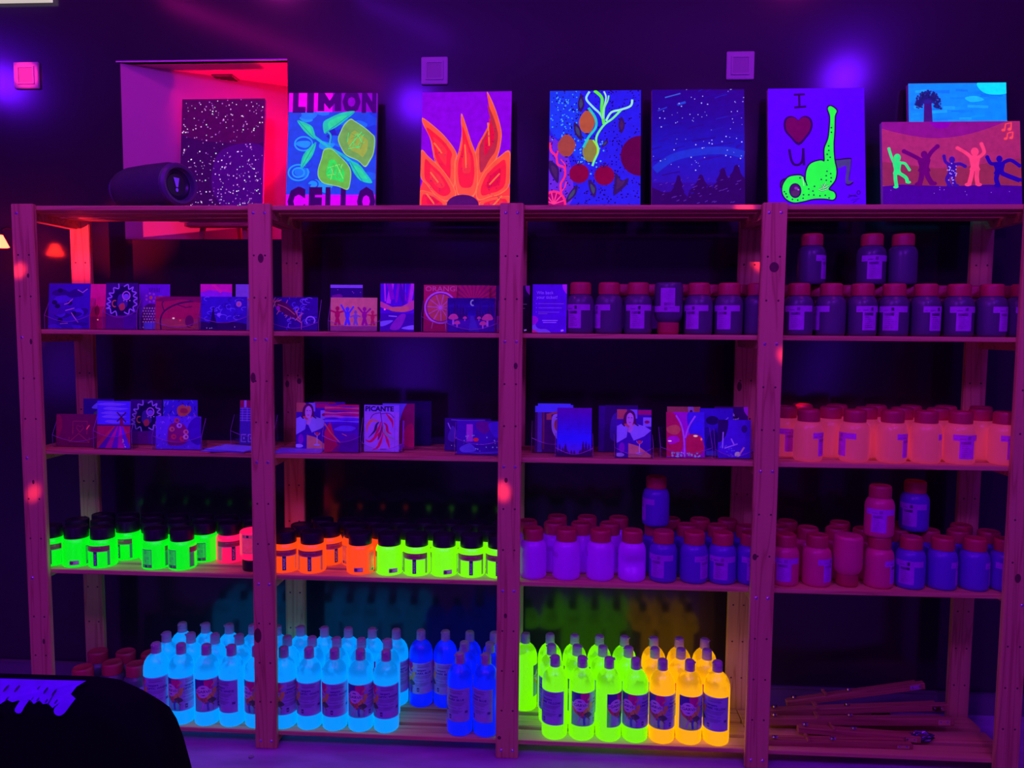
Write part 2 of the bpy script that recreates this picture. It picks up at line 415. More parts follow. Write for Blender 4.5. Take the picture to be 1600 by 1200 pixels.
for i in range(5):
    for back in (0, 1):
        y0 = DEP if back else 0.0
        bm = bmesh.new()
        vs = [bm.verts.new((px(i, z) + sx * PW / 2, y, z)) for z in (0, H) for y in (y0, y0 + PTH) for sx in (-1, 1)]
        for f in ((0, 1, 3, 2), (4, 6, 7, 5), (0, 4, 5, 1), (2, 3, 7, 6), (0, 2, 6, 4), (1, 5, 7, 3)): bm.faces.new([vs[k] for k in f])
        bmesh.ops.bevel(bm, geom=bm.edges[:], offset=0.0022, segments=2, affect='EDGES')
        post = bm_obj('post', bm, WOODZ, unit)
        bm = bmesh.new()
        lv = [zs - TH - 0.011 for zs in ZS]
        zh = [lv[0] - 0.128 * k for k in range(1, 13)]
        for z in zh:
            if min(abs(z - l) for l in lv) < 0.02 or z < 0.06:
                continue
            for s in (-1, 1):
                add_lathe(bm, [(0, 0.0003), (0.0028, 0.0003), (0.0032, 0)], 8, 0, Matrix.Translation((px(i, z) + s * 0.0175, y0, z)) @ Matrix.Rotation(math.pi / 2, 4, 'X'))
        o = bm_obj('peg_holes', bm, HOLE, post); o['kind'] = 'stuff'
        for z in lv:
            for s in (-1, 1):
                if i == 0 and s == 1 or i == 4 and s == -1 or back and z < 1.6: continue
                sc = bpy.data.objects.new('screw', SCRME); COL.objects.link(sc); sc.parent = post
                sc.location = (px(i, z) + s * 0.0175, y0, z)
        for (dx, z, rx, rz) in KN.get((i, back), []):
            bm = bmesh.new(); add_lathe(bm, [(0, 0.0005), (0.9, 0.0005), (1, 0)], 14, 0, Matrix.Translation((px(i, z) + dx, y0, z)) @ Matrix.Rotation(math.pi / 2, 4, 'X') @ Matrix.Diagonal((rx, rz, 1, 1)))
            bm_obj('knot', bm, KNOT, post)
SLATS = [(0.0185, 0.083), (0.104, 0.174), (0.197, 0.267)]
for L, z in enumerate(ZS):
    for b in range(4):
        x0, x1 = px(b, z) + (-0.03 if b == 0 else 0.0015), px(b + 1, z) - (-0.03 if b == 3 else 0.0015)
        sh = bpy.data.objects.new('shelf', None); COL.objects.link(sh); sh.parent = unit; sh.empty_display_size = 0.05
        for xa in (x0 + 0.001, x1 - 0.030):
            bm = bmesh.new(); zz = z - TH
            pts = [(0.0185, zz), (0.0185, zz - BH * 0.35), (0.030, zz - BH), (0.272, zz - BH), (DEP - 0.0005, zz - BH * 0.35), (DEP - 0.0005, zz)]
            a = [bm.verts.new((xa, y, q)) for y, q in pts]; c = [bm.verts.new((xa + 0.029, y, q)) for y, q in pts]
            bm.faces.new(a); bm.faces.new(c[::-1])
            for k in range(6): bm.faces.new((a[k], c[k], c[(k + 1) % 6], a[(k + 1) % 6]))
            bt = bm_obj('batten', bm, WOODX, sh)
        for (ya, yb) in SLATS:
            box('slat', x0, x1, ya, yb, z - TH, z, WOODX, sh, 0.0016)

# small red lamp fixed beside the top of the left end frame
lampo = thing('red_lamp', 'small glowing orange-red lamp left of the shelving at the frame edge', 'lamp', (-0.264, 0.254, 1.600))
WARM = mat('lamp_glow', (0.3, 0.02, 0.01), 0.5, glow=(1.0, 0.014, 0.006), gs=55.0, var=0.05)
BLK = mat('lamp_housing', (0.04, 0.03, 0.03), 0.4)
lathe('lamp_shade', [(0.0, 0.012), (0.024, 0.0125), (0.029, 0.014), (0.020, 0.034), (0.010, 0.056), (0.0, 0.058)], WARM, lampo, 20)
bm = bmesh.new(); add_lathe(bm, [(0.011, 0.055), (0.011, 0.066), (0.006, 0.072), (0, 0.072)], 14); bm_obj('socket', bm, BLK, lampo, 40)
bm = bmesh.new(); add_tube(bm, [(0, 0, 0.068), (0, 0.03, 0.085), (0, 0.09, 0.085), (0, 0.138, 0.07)], 0.004); bm_obj('bracket', bm, BLK, lampo, 40)
bm = bmesh.new(); add_lathe(bm, [(0, 0.008), (0.022, 0.008), (0.026, 0)], 16, 0, Matrix.Translation((0, 0.146, 0.07)) @ Matrix.Rotation(math.pi / 2, 4, 'X')); bm_obj('wall_plate', bm, BLK, lampo, 40)

D_ = math.radians
ADDED_PANELS = [(-3.41, 0.90, 0.42, 0.56, 0, 'added blue light panel at the left end of the opposite wall'), (0.23, 0.72, 0.50, 1.05, 0, 'added tall blue light panel on the opposite wall'), (4.24, 0.99, 0.24, 0.70, 14, 'added narrow tilted blue light panel on the opposite wall'), (0.74, 2.39, 0.38, 0.25, 0, 'added small high blue light panel on the opposite wall')]
# unseen LED tubes added below the ceiling for streaks mirrored in the black wall
for p0, p1, c, lb in (((-0.361, -0.801, 3.0), (0.453, -2.215, 3.0), (1.0, 0.01, 0.45), 'pink LED tube added out of view below the ceiling'), ((0.636, -0.84, 3.0), (1.018, -1.366, 3.0), (0.2, 0.01, 1.0), 'blue LED tube added out of view below the ceiling')):
    t = thing('led_tube', lb, 'light')  # tube and hangers are added out of view
    bm = bmesh.new(); add_tube(bm, [p0, p1], 0.012, 10); bm_obj('tube', bm, mat('led_' + lb[:4], (0.5, 0.4, 0.5), 0.5, glow=c, gs=10.0, var=0.02), t, 40)
    for q in (p0, p1):
        bm = bmesh.new(); add_tube(bm, [q, (q[0], q[1], 3.2)], 0.004, 6); bm_obj('added_hanger', bm, BLK, t, 40)

# blue light panels added unseen on the wall opposite, to mirror in the black wall
for x, z, w, h, rz, lb in ADDED_PANELS:
    t = thing('added_light_panel', lb, 'light', (x, -4.48, z)); t.rotation_euler = (0, D_(rz), 0)
    box('frame', -w / 2 - 0.02, w / 2 + 0.02, -0.018, 0.01, -h / 2 - 0.02, h / 2 + 0.02, BLK, t)
    box('added_panel_diffuser', -w / 2, w / 2, 0.01, 0.016, -h / 2, h / 2, mat('added_blue_panel_glow', (0.2, 0.1, 0.5), 0.5, glow=(0.12, 0.005, 1.0), gs=3.2, var=0.25, scale=3), t)

# ------------------------------------------------------------------ wall plates
PLATE = mat('plate_plastic', (0.50, 0.45, 0.50), 0.45, var=0.04); PLI = mat('plate_inset', (0.38, 0.34, 0.38), 0.5, var=0.04)
for x, z, lb in ((-0.243, 2.235, 'white square wall plate at the far left, above the shelving end'), (1.226, 2.235, 'white square wall plate above the orange flower painting'), (2.268, 2.240, 'white square wall plate above the gap left of the frog painting')):
    t = thing('wall_plate', lb, 'wall plate', (x, YW, z), 0, 'square plates on the black wall')
    bm = bmesh.new(); add_box(bm, -0.046, 0.046, -0.010, 0, -0.046, 0.046); bmesh.ops.bevel(bm, geom=bm.edges[:], offset=0.002, segments=2, affect='EDGES')
    bm_obj('plate', bm, PLATE, t)
    bm = bmesh.new()
    for a in ((-0.031, 0.031, 0.026, 0.031), (-0.031, 0.031, -0.031, -0.026), (-0.031, -0.026, -0.026, 0.026), (0.026, 0.031, -0.026, 0.026)): add_box(bm, a[0], a[1], -0.014, -0.010, a[2], a[3])
    bm_obj('frame', bm, PLATE, t); box('inset', -0.026, 0.026, -0.0115, -0.010, -0.026, 0.026, PLI, t)
light('plate_beam', 'SPOT', (-0.9, -1.8, 2.8), (1.0, 0.02, 0.15), 500, 0.01, (-0.243, 0.4, 2.235), 2.6, 0.5)

# ------------------------------------------------------------------ paint bottles (1 litre, flip caps)
rnd = random.Random(7)
ORD = ['first', 'second', 'third', 'fourth', 'fifth', 'sixth', 'seventh', 'eighth', 'ninth', 'tenth', 'eleventh', 'twelfth']
def bottle_label(line2):
    a = Art(0.150, 0.108, 0.12, 0.001)
    a.rect(0, 0, 150, 108, (84, 42, 184)); a.rect(0, 0, 62, 108, (72, 32, 150), same=True)
    a.poly([(0, 108), (55, 108), (50, 80), (40, 60), (0, 66)], (40, 5, 130))
    a.blob([(34, 106), (58, 108), (62, 90), (54, 66), (38, 80)], (120, 0, 120))
    a.blob([(4, 64), (30, 52), (46, 34), (22, 38), (8, 50)], (120, 15, 70)); a.blob([(22, 48), (44, 60), (60, 44), (46, 26), (30, 32)], (80, 45, 50))
    a.blob([(40, 52), (58, 72), (74, 76), (66, 52), (50, 36)], (120, 70, 30)); a.blob([(44, 40), (60, 46), (72, 34), (54, 28)], (40, 45, 35)); a.line([(46, 38), (44, 20), (46, 4)], 7, (40, 20, 150)); a.line([(34, 34), (28, 16), (24, 6)], 4, (110, 40, 190)); a.line([(56, 84), (70, 98)], 4, (150, 40, 90)); a.line([(52, 34), (64, 20)], 4, (70, 60, 60))
    a.ell(30, 68, 21, 21, (118, 74, 195), n=26); a.ring(30, 68, 17, 17, 1.6, (95, 40, 185), n=26)
    a.rect(3, 61, 57, 75, (118, 74, 195)); a.poly([(3, 61), (9, 68), (3, 75), (1, 75), (1, 61)], (70, 20, 140)); a.poly([(57, 61), (51, 68), (57, 75), (59, 75), (59, 61)], (70, 20, 140), same=True)
    a.text('GARVI', 30, 63.5, 9, (30, 0, 110), center=True, wmax=40, bold=0.02)
    a.poly([(22, 78), (38, 78), (34, 82), (26, 82)], (45, 5, 130), same=True); a.poly([(22, 58), (38, 58), (34, 54), (26, 54)], (45, 5, 130), same=True)
    for y, w in ((100, 46), (95, 40), (92, 44)): a.rect(80, y, 80 + w, y + 2, (62, 18, 135), same=True)
    a.text('tempera', 78, 80, 6.5, (30, 0, 120), bold=0.03); a.text(line2, 72, 69, 6.5, (30, 0, 120), bold=0.03, wmax=min(66, len(line2) * 6.4))
    for y, x, w in ((62, 74, 60), (58, 74, 56), (54, 78, 44), (45, 70, 34), (44, 112, 10), (36, 72, 52), (32, 72, 48), (28, 72, 40)): a.rect(x, y, x + w, y + 1.7, (62, 18, 135), same=True)
    a.rect(78, 8, 86, 22, (35, 5, 110), same=True); a.rect(80, 13, 84, 16, (98, 46, 182)); a.rect(96, 8, 128, 20, (90, 40, 175)); a.rect(132, 28, 142, 36, (45, 5, 130), same=True)
    return a
BPROF = [(0, 0), (0.036, 0), (0.0398, 0.004), (0.0408, 0.012), (0.0408, 0.172), (0.0398, 0.186), (0.0360, 0.200), (0.0285, 0.2125), (0.0205, 0.220), (0.0165, 0.224), (0.0150, 0.228)]
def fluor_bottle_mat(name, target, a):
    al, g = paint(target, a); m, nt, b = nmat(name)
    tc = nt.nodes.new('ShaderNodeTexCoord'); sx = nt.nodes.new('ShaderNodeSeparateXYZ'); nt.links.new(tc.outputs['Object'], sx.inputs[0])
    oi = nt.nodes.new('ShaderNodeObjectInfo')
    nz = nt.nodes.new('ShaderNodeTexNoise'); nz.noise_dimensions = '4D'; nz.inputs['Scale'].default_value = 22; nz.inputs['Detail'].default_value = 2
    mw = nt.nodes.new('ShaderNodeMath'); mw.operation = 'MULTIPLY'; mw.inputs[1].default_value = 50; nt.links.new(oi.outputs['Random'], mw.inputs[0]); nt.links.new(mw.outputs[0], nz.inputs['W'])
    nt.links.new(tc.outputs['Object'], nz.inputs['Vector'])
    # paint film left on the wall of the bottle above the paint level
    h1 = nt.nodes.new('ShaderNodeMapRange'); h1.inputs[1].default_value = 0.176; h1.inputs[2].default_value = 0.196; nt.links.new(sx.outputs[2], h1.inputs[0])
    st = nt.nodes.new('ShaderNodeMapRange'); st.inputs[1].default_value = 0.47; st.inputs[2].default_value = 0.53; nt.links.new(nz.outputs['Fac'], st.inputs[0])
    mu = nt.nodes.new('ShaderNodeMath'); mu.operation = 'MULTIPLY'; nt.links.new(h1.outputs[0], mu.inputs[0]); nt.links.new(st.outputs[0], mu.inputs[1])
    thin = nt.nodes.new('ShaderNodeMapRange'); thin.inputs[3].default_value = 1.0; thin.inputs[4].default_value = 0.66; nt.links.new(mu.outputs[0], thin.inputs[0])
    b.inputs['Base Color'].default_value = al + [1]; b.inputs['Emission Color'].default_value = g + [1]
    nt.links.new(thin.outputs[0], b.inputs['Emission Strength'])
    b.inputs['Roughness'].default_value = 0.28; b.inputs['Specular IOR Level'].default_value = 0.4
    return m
CAPM = mat('flip_cap_plastic', (0.42, 0.36, 0.42), 0.4, var=0.05)
def make_bottle(target, a, line2, key):
    root = thing('paint_bottle', 'x', 'paint bottle')
    lathe('bottle_body', BPROF, fluor_bottle_mat('paint_' + key, target, a), root, 30)
    cp = lathe('cap', [(0.0150, 0.226), (0.0162, 0.2265), (0.0158, 0.240), (0.0150, 0.2405), (0.0150, 0.243), (0.0160, 0.2435), (0.0152, 0.255), (0.0120, 0.2585), (0, 0.2595)], CAPM, root, 20)
    box('cap_tab', -0.006, 0.006, -0.0185, -0.0135, 0.2515, 0.2565, CAPM, cp, 0.001)
    al = bottle_label(line2).bake('label', root, cyl=0.0408, step=0.006, thick0=0.00025, eps=1.2e-5); al.location = (0, 0, 0.049)
    return root
KINDS = {}
def put(kind, x, y, z, rot, label, group, first=[set()]):
    root = KINDS[kind]
    o = root if kind not in first[0] else copy_tree(root)
    first[0].add(kind)
    o.location = (x, y, z); o.rotation_euler = (0, 0, rot)
    tag(o, label, root['category'], group)
    return o
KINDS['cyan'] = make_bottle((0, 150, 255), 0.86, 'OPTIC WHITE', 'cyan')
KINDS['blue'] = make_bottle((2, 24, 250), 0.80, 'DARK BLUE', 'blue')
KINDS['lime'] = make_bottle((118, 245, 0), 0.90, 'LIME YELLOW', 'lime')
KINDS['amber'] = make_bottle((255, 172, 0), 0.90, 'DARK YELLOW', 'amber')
ZB = ZS[4] + 0.0002
Y1, Y2, Y3 = 0.0640, 0.1500, 0.2360
D = math.radians
def row(kind, xs, y, rots, what, where, group, rr=None):
    for k, x in enumerate(xs):
        r = D(rots[k]) if rots else D((rr or rnd).uniform(-80, 80))
        put(kind, x, y + (0.0004 if k % 2 else 0), ZB, r, f'{what}, {ORD[k]} from left in the {where}', group)
row('cyan', [0.358, 0.442, 0.527, 0.611, 0.696], Y1, [-15, 35, 70, -58, 25], 'sky-blue paint bottle', 'front row, bottom shelf, leftmost bay', 'sky-blue paint bottles')
row('cyan', [0.785, 0.869, 0.953, 1.038, 1.122], Y1, [25, -25, -8, 48, -20], 'sky-blue paint bottle', 'front row, bottom shelf, second bay', 'sky-blue paint bottles')
row('cyan', [0.348, 0.433, 0.517, 0.601], Y2, None, 'sky-blue paint bottle', 'middle row, bottom shelf, leftmost bay', 'sky-blue paint bottles')
row('cyan', [0.766, 0.851, 0.935, 1.019, 1.108], Y2, None, 'sky-blue paint bottle', 'middle row, bottom shelf, second bay', 'sky-blue paint bottles')
row('cyan', [0.360, 0.444, 0.529, 0.613], Y3, None, 'sky-blue paint bottle', 'back row, bottom shelf, leftmost bay', 'sky-blue paint bottles')
row('cyan', [0.699, 0.783, 0.867, 0.951, 1.035, 1.119], Y3, None, 'sky-blue paint bottle', 'back row, bottom shelf, second bay', 'sky-blue paint bottles')
row('blue', [1.205, 1.290, 1.374, 1.458], Y3, [-15, -40, 20, 60], 'deep-blue paint bottle', 'back row of the bottom shelf', 'deep-blue paint bottles')
row('blue', [1.366, 1.451], Y2, None, 'deep-blue paint bottle', 'middle row of the bottom shelf', 'deep-blue paint bottles')
row('blue', [1.362, 1.446], Y1 - 0.002, [-50, -68], 'deep-blue paint bottle', 'front row of the bottom shelf', 'deep-blue paint bottles')
row('lime', [1.565, 1.649, 1.733, 1.817, 1.901], Y3, [150, 170, 0, 30, 60], 'lime-green paint bottle', 'back row of the bottom shelf', 'lime-green paint bottles')
row('lime', [1.655, 1.739, 1.823, 1.907], Y2, None, 'lime-green paint bottle', 'middle row of the bottom shelf', 'lime-green paint bottles')
row('lime', [1.667, 1.753, 1.838, 1.922], Y1, [-62, 52, 95, 20], 'lime-green paint bottle', 'front row of the bottom shelf', 'lime-green paint bottles')
row('amber', [2.000, 2.085, 2.170], Y3, None, 'orange-yellow paint bottle', 'back row of the bottom shelf', 'orange-yellow paint bottles')
row('amber', [1.993, 2.077, 2.161], Y2, None, 'orange-yellow paint bottle', 'middle row of the bottom shelf', 'orange-yellow paint bottles')
row('amber', [2.006, 2.091, 2.177], Y1, [22, 50, -58], 'orange-yellow paint bottle', 'front row of the bottom shelf', 'orange-yellow paint bottles')

# ------------------------------------------------------------------ neon acrylic jars with black caps
CAPB = mat('black_cap', (0.018, 0.016, 0.02), 0.35, var=0.1); 
NPROF = [(0, 0), (0.040, 0), (0.0432, 0.003), (0.0436, 0.006), (0.0436, 0.070), (0.0436, 0.076), (0.0425, 0.081), (0.0385, 0.090), (0.0355, 0.092)]
def neon_labels(body):
    dk = tuple(int(v * 0.35 + q) for v, q in zip(body, (60, 20, 70)))
    md = tuple(min(255, int(v * 0.45 + q)) for v, q in zip(body, (40, 40, 70)))
    c = 48; a = Art(0.100, 0.070, 0.05, 0.001)
    a.rect(c - 48, 51, c + 52, 68, (92, 8, 40)); a.rect(c - 48, 49, c + 52, 51.5, (150, 110, 150), same=True)
    a.text('AMSTERDAM', c + 4, 61, 3.4, (165, 100, 130), center=True, wmax=44, bold=0.01); a.text('expert', c + 4, 54, 2.6, (170, 90, 140), center=True, same=True)
    a.rect(c + 2, 4, c + 14, 50, (18, 8, 30)); a.text('ACRYLIC', c + 11, 7, 6.5, (200, 190, 215), rot=math.pi / 2, wmax=37, bold=0.02)
    a.rect(c - 48, 3, c - 30, 50, md, 0.4)
    for k in range(7): a.rect(c - 45, 8 + k * 5.4, c - 36, 10 + k * 5.4, dk, 0.2, same=True)
    a.rect(c + 44, 3, c + 52, 50, md, 0.4, same=True)
    b = Art(0.036, 0.070, 0.05, 0.001); b.rect(0, 2, 36, 62, md, 0.45)
    for k in range(11): b.rect(2, 14 + k * 4.2, 34, 16 + k * 4.2, body, 0.8, same=True)
    b.rect(24, 3, 35, 11, dk, 0.2, same=True); b.rect(12, 3, 20, 11, (15, 15, 25), 0.1, same=True)
    s = Art(0.028, 0.070, 0.05, 0.001); s.rect(0, 4, 28, 18, (120, 70, 160)); s.ell(6, 11, 5, 5, (60, 10, 80)); s.rect(14, 11, 26, 13, (210, 190, 230), same=True)
    return a, b, s
def make_neon(target, a, key):
    root = thing('acrylic_jar', 'x', 'paint jar')
    lathe('jar_body', NPROF, pmat('neon_' + key, target, a, 0.3, 0.03), root, 30)
    lathe('cap', [(0.0355, 0.0915), (0.0368, 0.0915), (0.0368, 0.124), (0.0355, 0.1275), (0.031, 0.1285), (0.029, 0.1265), (0, 0.1265)], CAPB, root, 30)
    for art, nm, t in zip(neon_labels(target), ('label', 'back_label', 'sticker'), (0, -2.5, 2.546)):
        l = art.bake(nm, root, cyl=0.0436, step=0.0075, thick0=0.0003); l.location = (0, 0, 0.005); l.rotation_euler = (0, 0, t)
    return root
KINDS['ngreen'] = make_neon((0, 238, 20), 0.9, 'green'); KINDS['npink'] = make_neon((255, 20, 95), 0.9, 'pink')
KINDS['nshade'] = make_neon((30, 6, 60), 0.0, 'dark'); KINDS['norange'] = make_neon((255, 72, 18), 0.9, 'orange'); KINDS['nyellow'] = make_neon((120, 255, 0), 0.9, 'yellow')  # back-row jars: shade behind the front rows put into a dark body colour

# ------------------------------------------------------------------ wide plastic jars with red lids
LIDM = mat('red_lid', (0.55, 0.03, 0.07), 0.4, var=0.06)
JPROF = [(0, 0), (0.037, 0), (0.0415, 0.004), (0.0428, 0.010), (0.0430, 0.020), (0.0430, 0.088), (0.0424, 0.098), (0.0398, 0.108), (0.0352, 0.115), (0.0310, 0.1185), (0.0300, 0.122)]
def red_label(bodycol, lab):
    a = Art(0.092, 0.072, 0.1, 0.001)
    sh = tuple(int(v * 0.82) for v in lab)
    a.poly([(0, 72), (0, 54), (18, 54), (18, 0), (62, 0), (62, 54), (92, 54), (92, 72)], lab)
    for k in range(6): a.rect(24, 8 + k * 6, 50 - (k % 3) * 5, 9.6 + k * 6, sh, same=True)
    a.rect(40, 58, 50, 68, sh, same=True); a.rect(22, 44, 50, 52, sh, same=True); a.rect(4, 58, 34, 61, sh, same=True)
    return a
def make_red(target, a, key, lab=(135, 25, 225), dent=0.0):
    root = thing('paint_jar', 'x', 'paint jar')
    bm = bmesh.new(); add_lathe(bm, JPROF, 28)
    if dent:
        bmesh.ops.subdivide_edges(bm, edges=[e for e in bm.edges if abs(e.verts[0].co.z - e.verts[1].co.z) > 0.03], cuts=6)
        for v in bm.verts:
            d = math.exp(-((v.co.z - 0.055) / 0.022) ** 2) * max(0, -v.co.y / 0.043)
            v.co.y += dent * d; v.co.x *= 1 + 0.10 * d
    bm_obj('jar_body', bm, pmat('jarpaint_' + key, target, a, 0.32, 0.07, 14), root, 40)
    lathe('lid', [(0.0305, 0.1205), (0.0326, 0.1205), (0.0328, 0.148), (0.0318, 0.1535), (0.0285, 0.1568), (0.0265, 0.1552), (0, 0.1552)], LIDM, root, 26)
    if not dent:
        l = red_label(target, lab).bake('label', root, cyl=0.0430, step=0.006, thick0=0.0003); l.location = (0, 0, 0.017)
    return root
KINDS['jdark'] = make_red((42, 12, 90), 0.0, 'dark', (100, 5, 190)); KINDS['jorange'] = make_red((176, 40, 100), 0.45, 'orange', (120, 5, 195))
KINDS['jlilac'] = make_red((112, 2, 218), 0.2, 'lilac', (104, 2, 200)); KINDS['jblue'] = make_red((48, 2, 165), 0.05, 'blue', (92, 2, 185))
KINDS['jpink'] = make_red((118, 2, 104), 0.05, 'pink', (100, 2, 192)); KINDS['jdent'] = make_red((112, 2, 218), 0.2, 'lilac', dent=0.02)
def relax(items, lo, hi, n=200):
    """nudge neighbouring jars apart so that none overlap; items [x, y, r]"""
    for _ in range(n):
        for i in range(len(items)):
            for j in range(i):
                A, B = items[i], items[j]; dx, dy = A[0] - B[0], A[1] - B[1]; d = math.hypot(dx, dy) or 1e-6; m = A[2] + B[2] + 0.0008 - d
                if m > 0:
                    A[0] += dx / d * m * .5; A[1] += dy / d * m * .5; B[0] -= dx / d * m * .5; B[1] -= dy / d * m * .5
        for A in items: A[1] = min(max(A[1], lo), hi)
def shelf_jars(rows, z, r, group, what):
    """rows: list of (rowname, y, [(kind, x, rot, phrase)])"""
    flat = []
    for rn, y, lst in rows:
        for it in lst: flat.append([it[1], y, r, it, rn])
    relax(flat, 0.030 + r, 0.281 - r)
    cnt = {}
    for f in flat:
        it, rn = f[3], f[4]; k = cnt.get((it[0], rn), 0); cnt[(it[0], rn)] = k + 1
        rot = D(it[2]) if it[2] is not None else D(rnd.uniform(-180, 180))
        put(it[0], f[0], f[1], z + 0.0002, rot, it[3] if len(it) > 3 else f'{what[it[0]]}, {ORD[k]} from left, {rn}', group[it[0]])
NW = {'nshade': 'shade-darkened black-capped acrylic jar', 'ngreen': 'neon-green acrylic jar', 'npink': 'neon-pink acrylic jar', 'norange': 'neon-orange acrylic jar', 'nyellow': 'neon-yellow acrylic jar'}
NG = {k: v + 's with black caps' for k, v in NW.items()}
N = None
shelf_jars([('front row, leftmost bay', 0.074, [('ngreen', 0.005, 20), ('ngreen', 0.094, -125), ('ngreen', 0.182, -8), ('ngreen', 0.362, 130), ('ngreen', 0.450, 120)]),
            ('middle row, leftmost bay', 0.163, [('ngreen', 0.045, N), ('ngreen', 0.135, N), ('ngreen', 0.225, -20), ('ngreen', 0.315, N), ('ngreen', 0.400, N), ('ngreen', 0.478, 150), ('npink', 0.556, 30), ('npink', 0.642, -120)]),
            ('back row, leftmost bay', 0.237, [('nshade', 0.09, N), ('nshade', 0.18, N), ('nshade', 0.27, N), ('nshade', 0.36, N), ('nshade', 0.44, N), ('nshade', 0.52, N), ('nshade', 0.60, N)]),
            ('front row, second bay', 0.080, [('norange', 0.790, 8), ('norange', 0.880, -2), ('norange', 1.036, -140), ('nyellow', 1.132, -118), ('nyellow', 1.220, -8), ('nyellow', 1.308, -122), ('nyellow', 1.396, -4), ('nyellow', 1.484, -10)]),
            ('middle row, second bay', 0.168, [('norange', 0.822, N), ('norange', 0.915, 40), ('norange', 1.000, 100), ('norange', 1.09, N), ('nyellow', 1.178, N), ('nyellow', 1.266, N), ('nyellow', 1.354, N), ('nyellow', 1.440, N)]),
            ('back row, second bay', 0.237, [('nshade', 0.86, N), ('nshade', 0.95, N), ('nshade', 1.04, N), ('nshade', 1.13, N), ('nshade', 1.22, N), ('nshade', 1.31, N), ('nshade', 1.40, N), ('nshade', 1.485, N)])],
           ZS[3], 0.0438, NG, NW)
# a pink jar standing upside down on its cap, half behind the second upright
o = put('npink', 0.688, 0.075, ZS[3] + 0.1287, D(30), 'neon-pink acrylic jar standing upside down on its black cap', NG['npink']); o.rotation_euler = (math.pi, 0, D(30))
JW = {'jdark': 'dark red-lidded jar', 'jorange': 'peach red-lidded jar', 'jlilac': 'lilac red-lidded jar', 'jblue': 'blue-violet red-lidded jar', 'jpink': 'magenta red-lidded jar', 'jdent': 'lilac paint jar'}
JG = {k: v + 's' for k, v in JW.items()}; JG['jdent'] = JG['jlilac']
shelf_jars([('front row, third bay', 0.075, [('jlilac', 1.592, 150), ('jlilac', 1.696, -100), ('jlilac', 1.805, -130), ('jdent', 1.904, 5, 'lilac paint jar with a dented crumpled side in the third bay'), ('jblue', 2.001, -25), ('jblue', 2.092, 55), ('jblue', 2.180, -10), ('jblue', 2.268, 10)]),
            ('middle row, third bay', 0.165, [('jlilac', 1.572, N), ('jlilac', 1.660, -60), ('jlilac', 1.748, 80), ('jlilac', 1.842, N), ('jblue', 1.985, N), ('jblue', 2.078, N), ('jblue', 2.172, N), ('jblue', 2.262, N)]),
            ('back row, third bay', 0.238, [('jlilac', 1.667, N), ('jlilac', 1.766, N), ('jlilac', 1.871, N), ('jblue', 2.065, N), ('jblue', 2.160, N), ('jblue', 2.25, N)]),
            ('front row, rightmost bay', 0.072, [('jpink', 2.375, -10), ('jpink', 2.472, 48), ('jpink', 2.661, 62), ('jblue', 2.755, -30), ('jblue', 2.850, 70), ('jblue', 2.945, 78), ('jblue', 3.036, 0)]),
            ('middle row, rightmost bay', 0.164, [('jpink', 2.380, N), ('jpink', 2.467, N), ('jpink', 2.555, N), ('jpink', 2.643, N), ('jblue', 2.755, N), ('jblue', 2.850, N), ('jblue', 2.940, N), ('jblue', 3.035, N)]),
            ('back row, rightmost bay', 0.238, [('jpink', 2.445, N), ('jpink', 2.600, N), ('jblue', 2.800, N), ('jblue', 2.988, N)])],
           ZS[3], 0.0434, JG, JW)
LT = 0.1570
put('jblue', 1.985, 0.150, ZS[3] + LT, D(-75), 'violet-blue paint jar stacked on the others in the third bay', JG['jblue'])
put('jpink', 2.658, 0.078, ZS[3] + LT, D(-15), 'magenta paint jar stacked on top of another in the rightmost bay', JG['jpink'])
put('jblue', 2.800, 0.160, ZS[3] + LT, D(-35), 'violet-blue paint jar stacked behind the magenta one, rightmost bay', JG['jblue'])
o = put('jpink', 2.566, 0.073, ZS[3] + LT, 0, 'magenta paint jar standing upside down on its lid, rightmost bay', JG['jpink']); o.rotation_euler = (math.pi, 0, D(-60))
shelf_jars([('front row of the rightmost bay', 0.072, [('jorange', 2.433, 62), ('jorange', 2.571, -75), ('jorange', 2.683, 58), ('jorange', 2.783, 88), ('jorange', 2.884, 10), ('jorange', 3.014, 20)]),
            ('middle row of the rightmost bay', 0.163, [('jorange', 2.391, 20), ('jorange', 2.530, 170), ('jorange', 2.640, N), ('jorange', 2.750, N), ('jorange', 2.860, N), ('jorange', 2.990, 150)]),
            ('back row of the rightmost bay', 0.238, [('jorange', 2.465, N), ('jorange', 2.575, N), ('jorange', 2.700, N), ('jorange', 2.810, N), ('jorange', 2.920, N), ('jorange', 3.03, N)])],
           ZS[2], 0.0434, JG, JW)
shelf_jars([('front row, third bay, upper shelf', 0.075, [('jdark', 1.731, -20), ('jdark', 1.818, -60), ('jdark', 1.907, 0), ('jdark', 2.091, -30), ('jdark', 2.182, -25), ('jdark', 2.270, 120)]),
            ('back row, third bay, upper shelf', 0.170, [('jdark', 1.87, N), ('jdark', 1.96, N), ('jdark', 2.05, N), ('jdark', 2.14, N), ('jdark', 2.232, N)]),
            ('front row, rightmost bay, upper shelf', 0.072, [('jdark', 2.390, -15), ('jdark', 2.486, -85), ('jdark', 2.578, 20), ('jdark', 2.671, -25), ('jdark', 2.764, 30), ('jdark', 2.860, 5), ('jdark', 2.955, 40), ('jdark', 3.045, 10)]),
            ('back row, rightmost bay, upper shelf', 0.165, [('jdark', 2.395, N), ('jdark', 2.485, N), ('jdark', 2.573, N), ('jdark', 2.665, N), ('jdark', 2.757, N), ('jdark', 2.85, N), ('jdark', 2.95, N), ('jdark', 3.04, N)])],
           ZS[1], 0.0434, JG, JW)
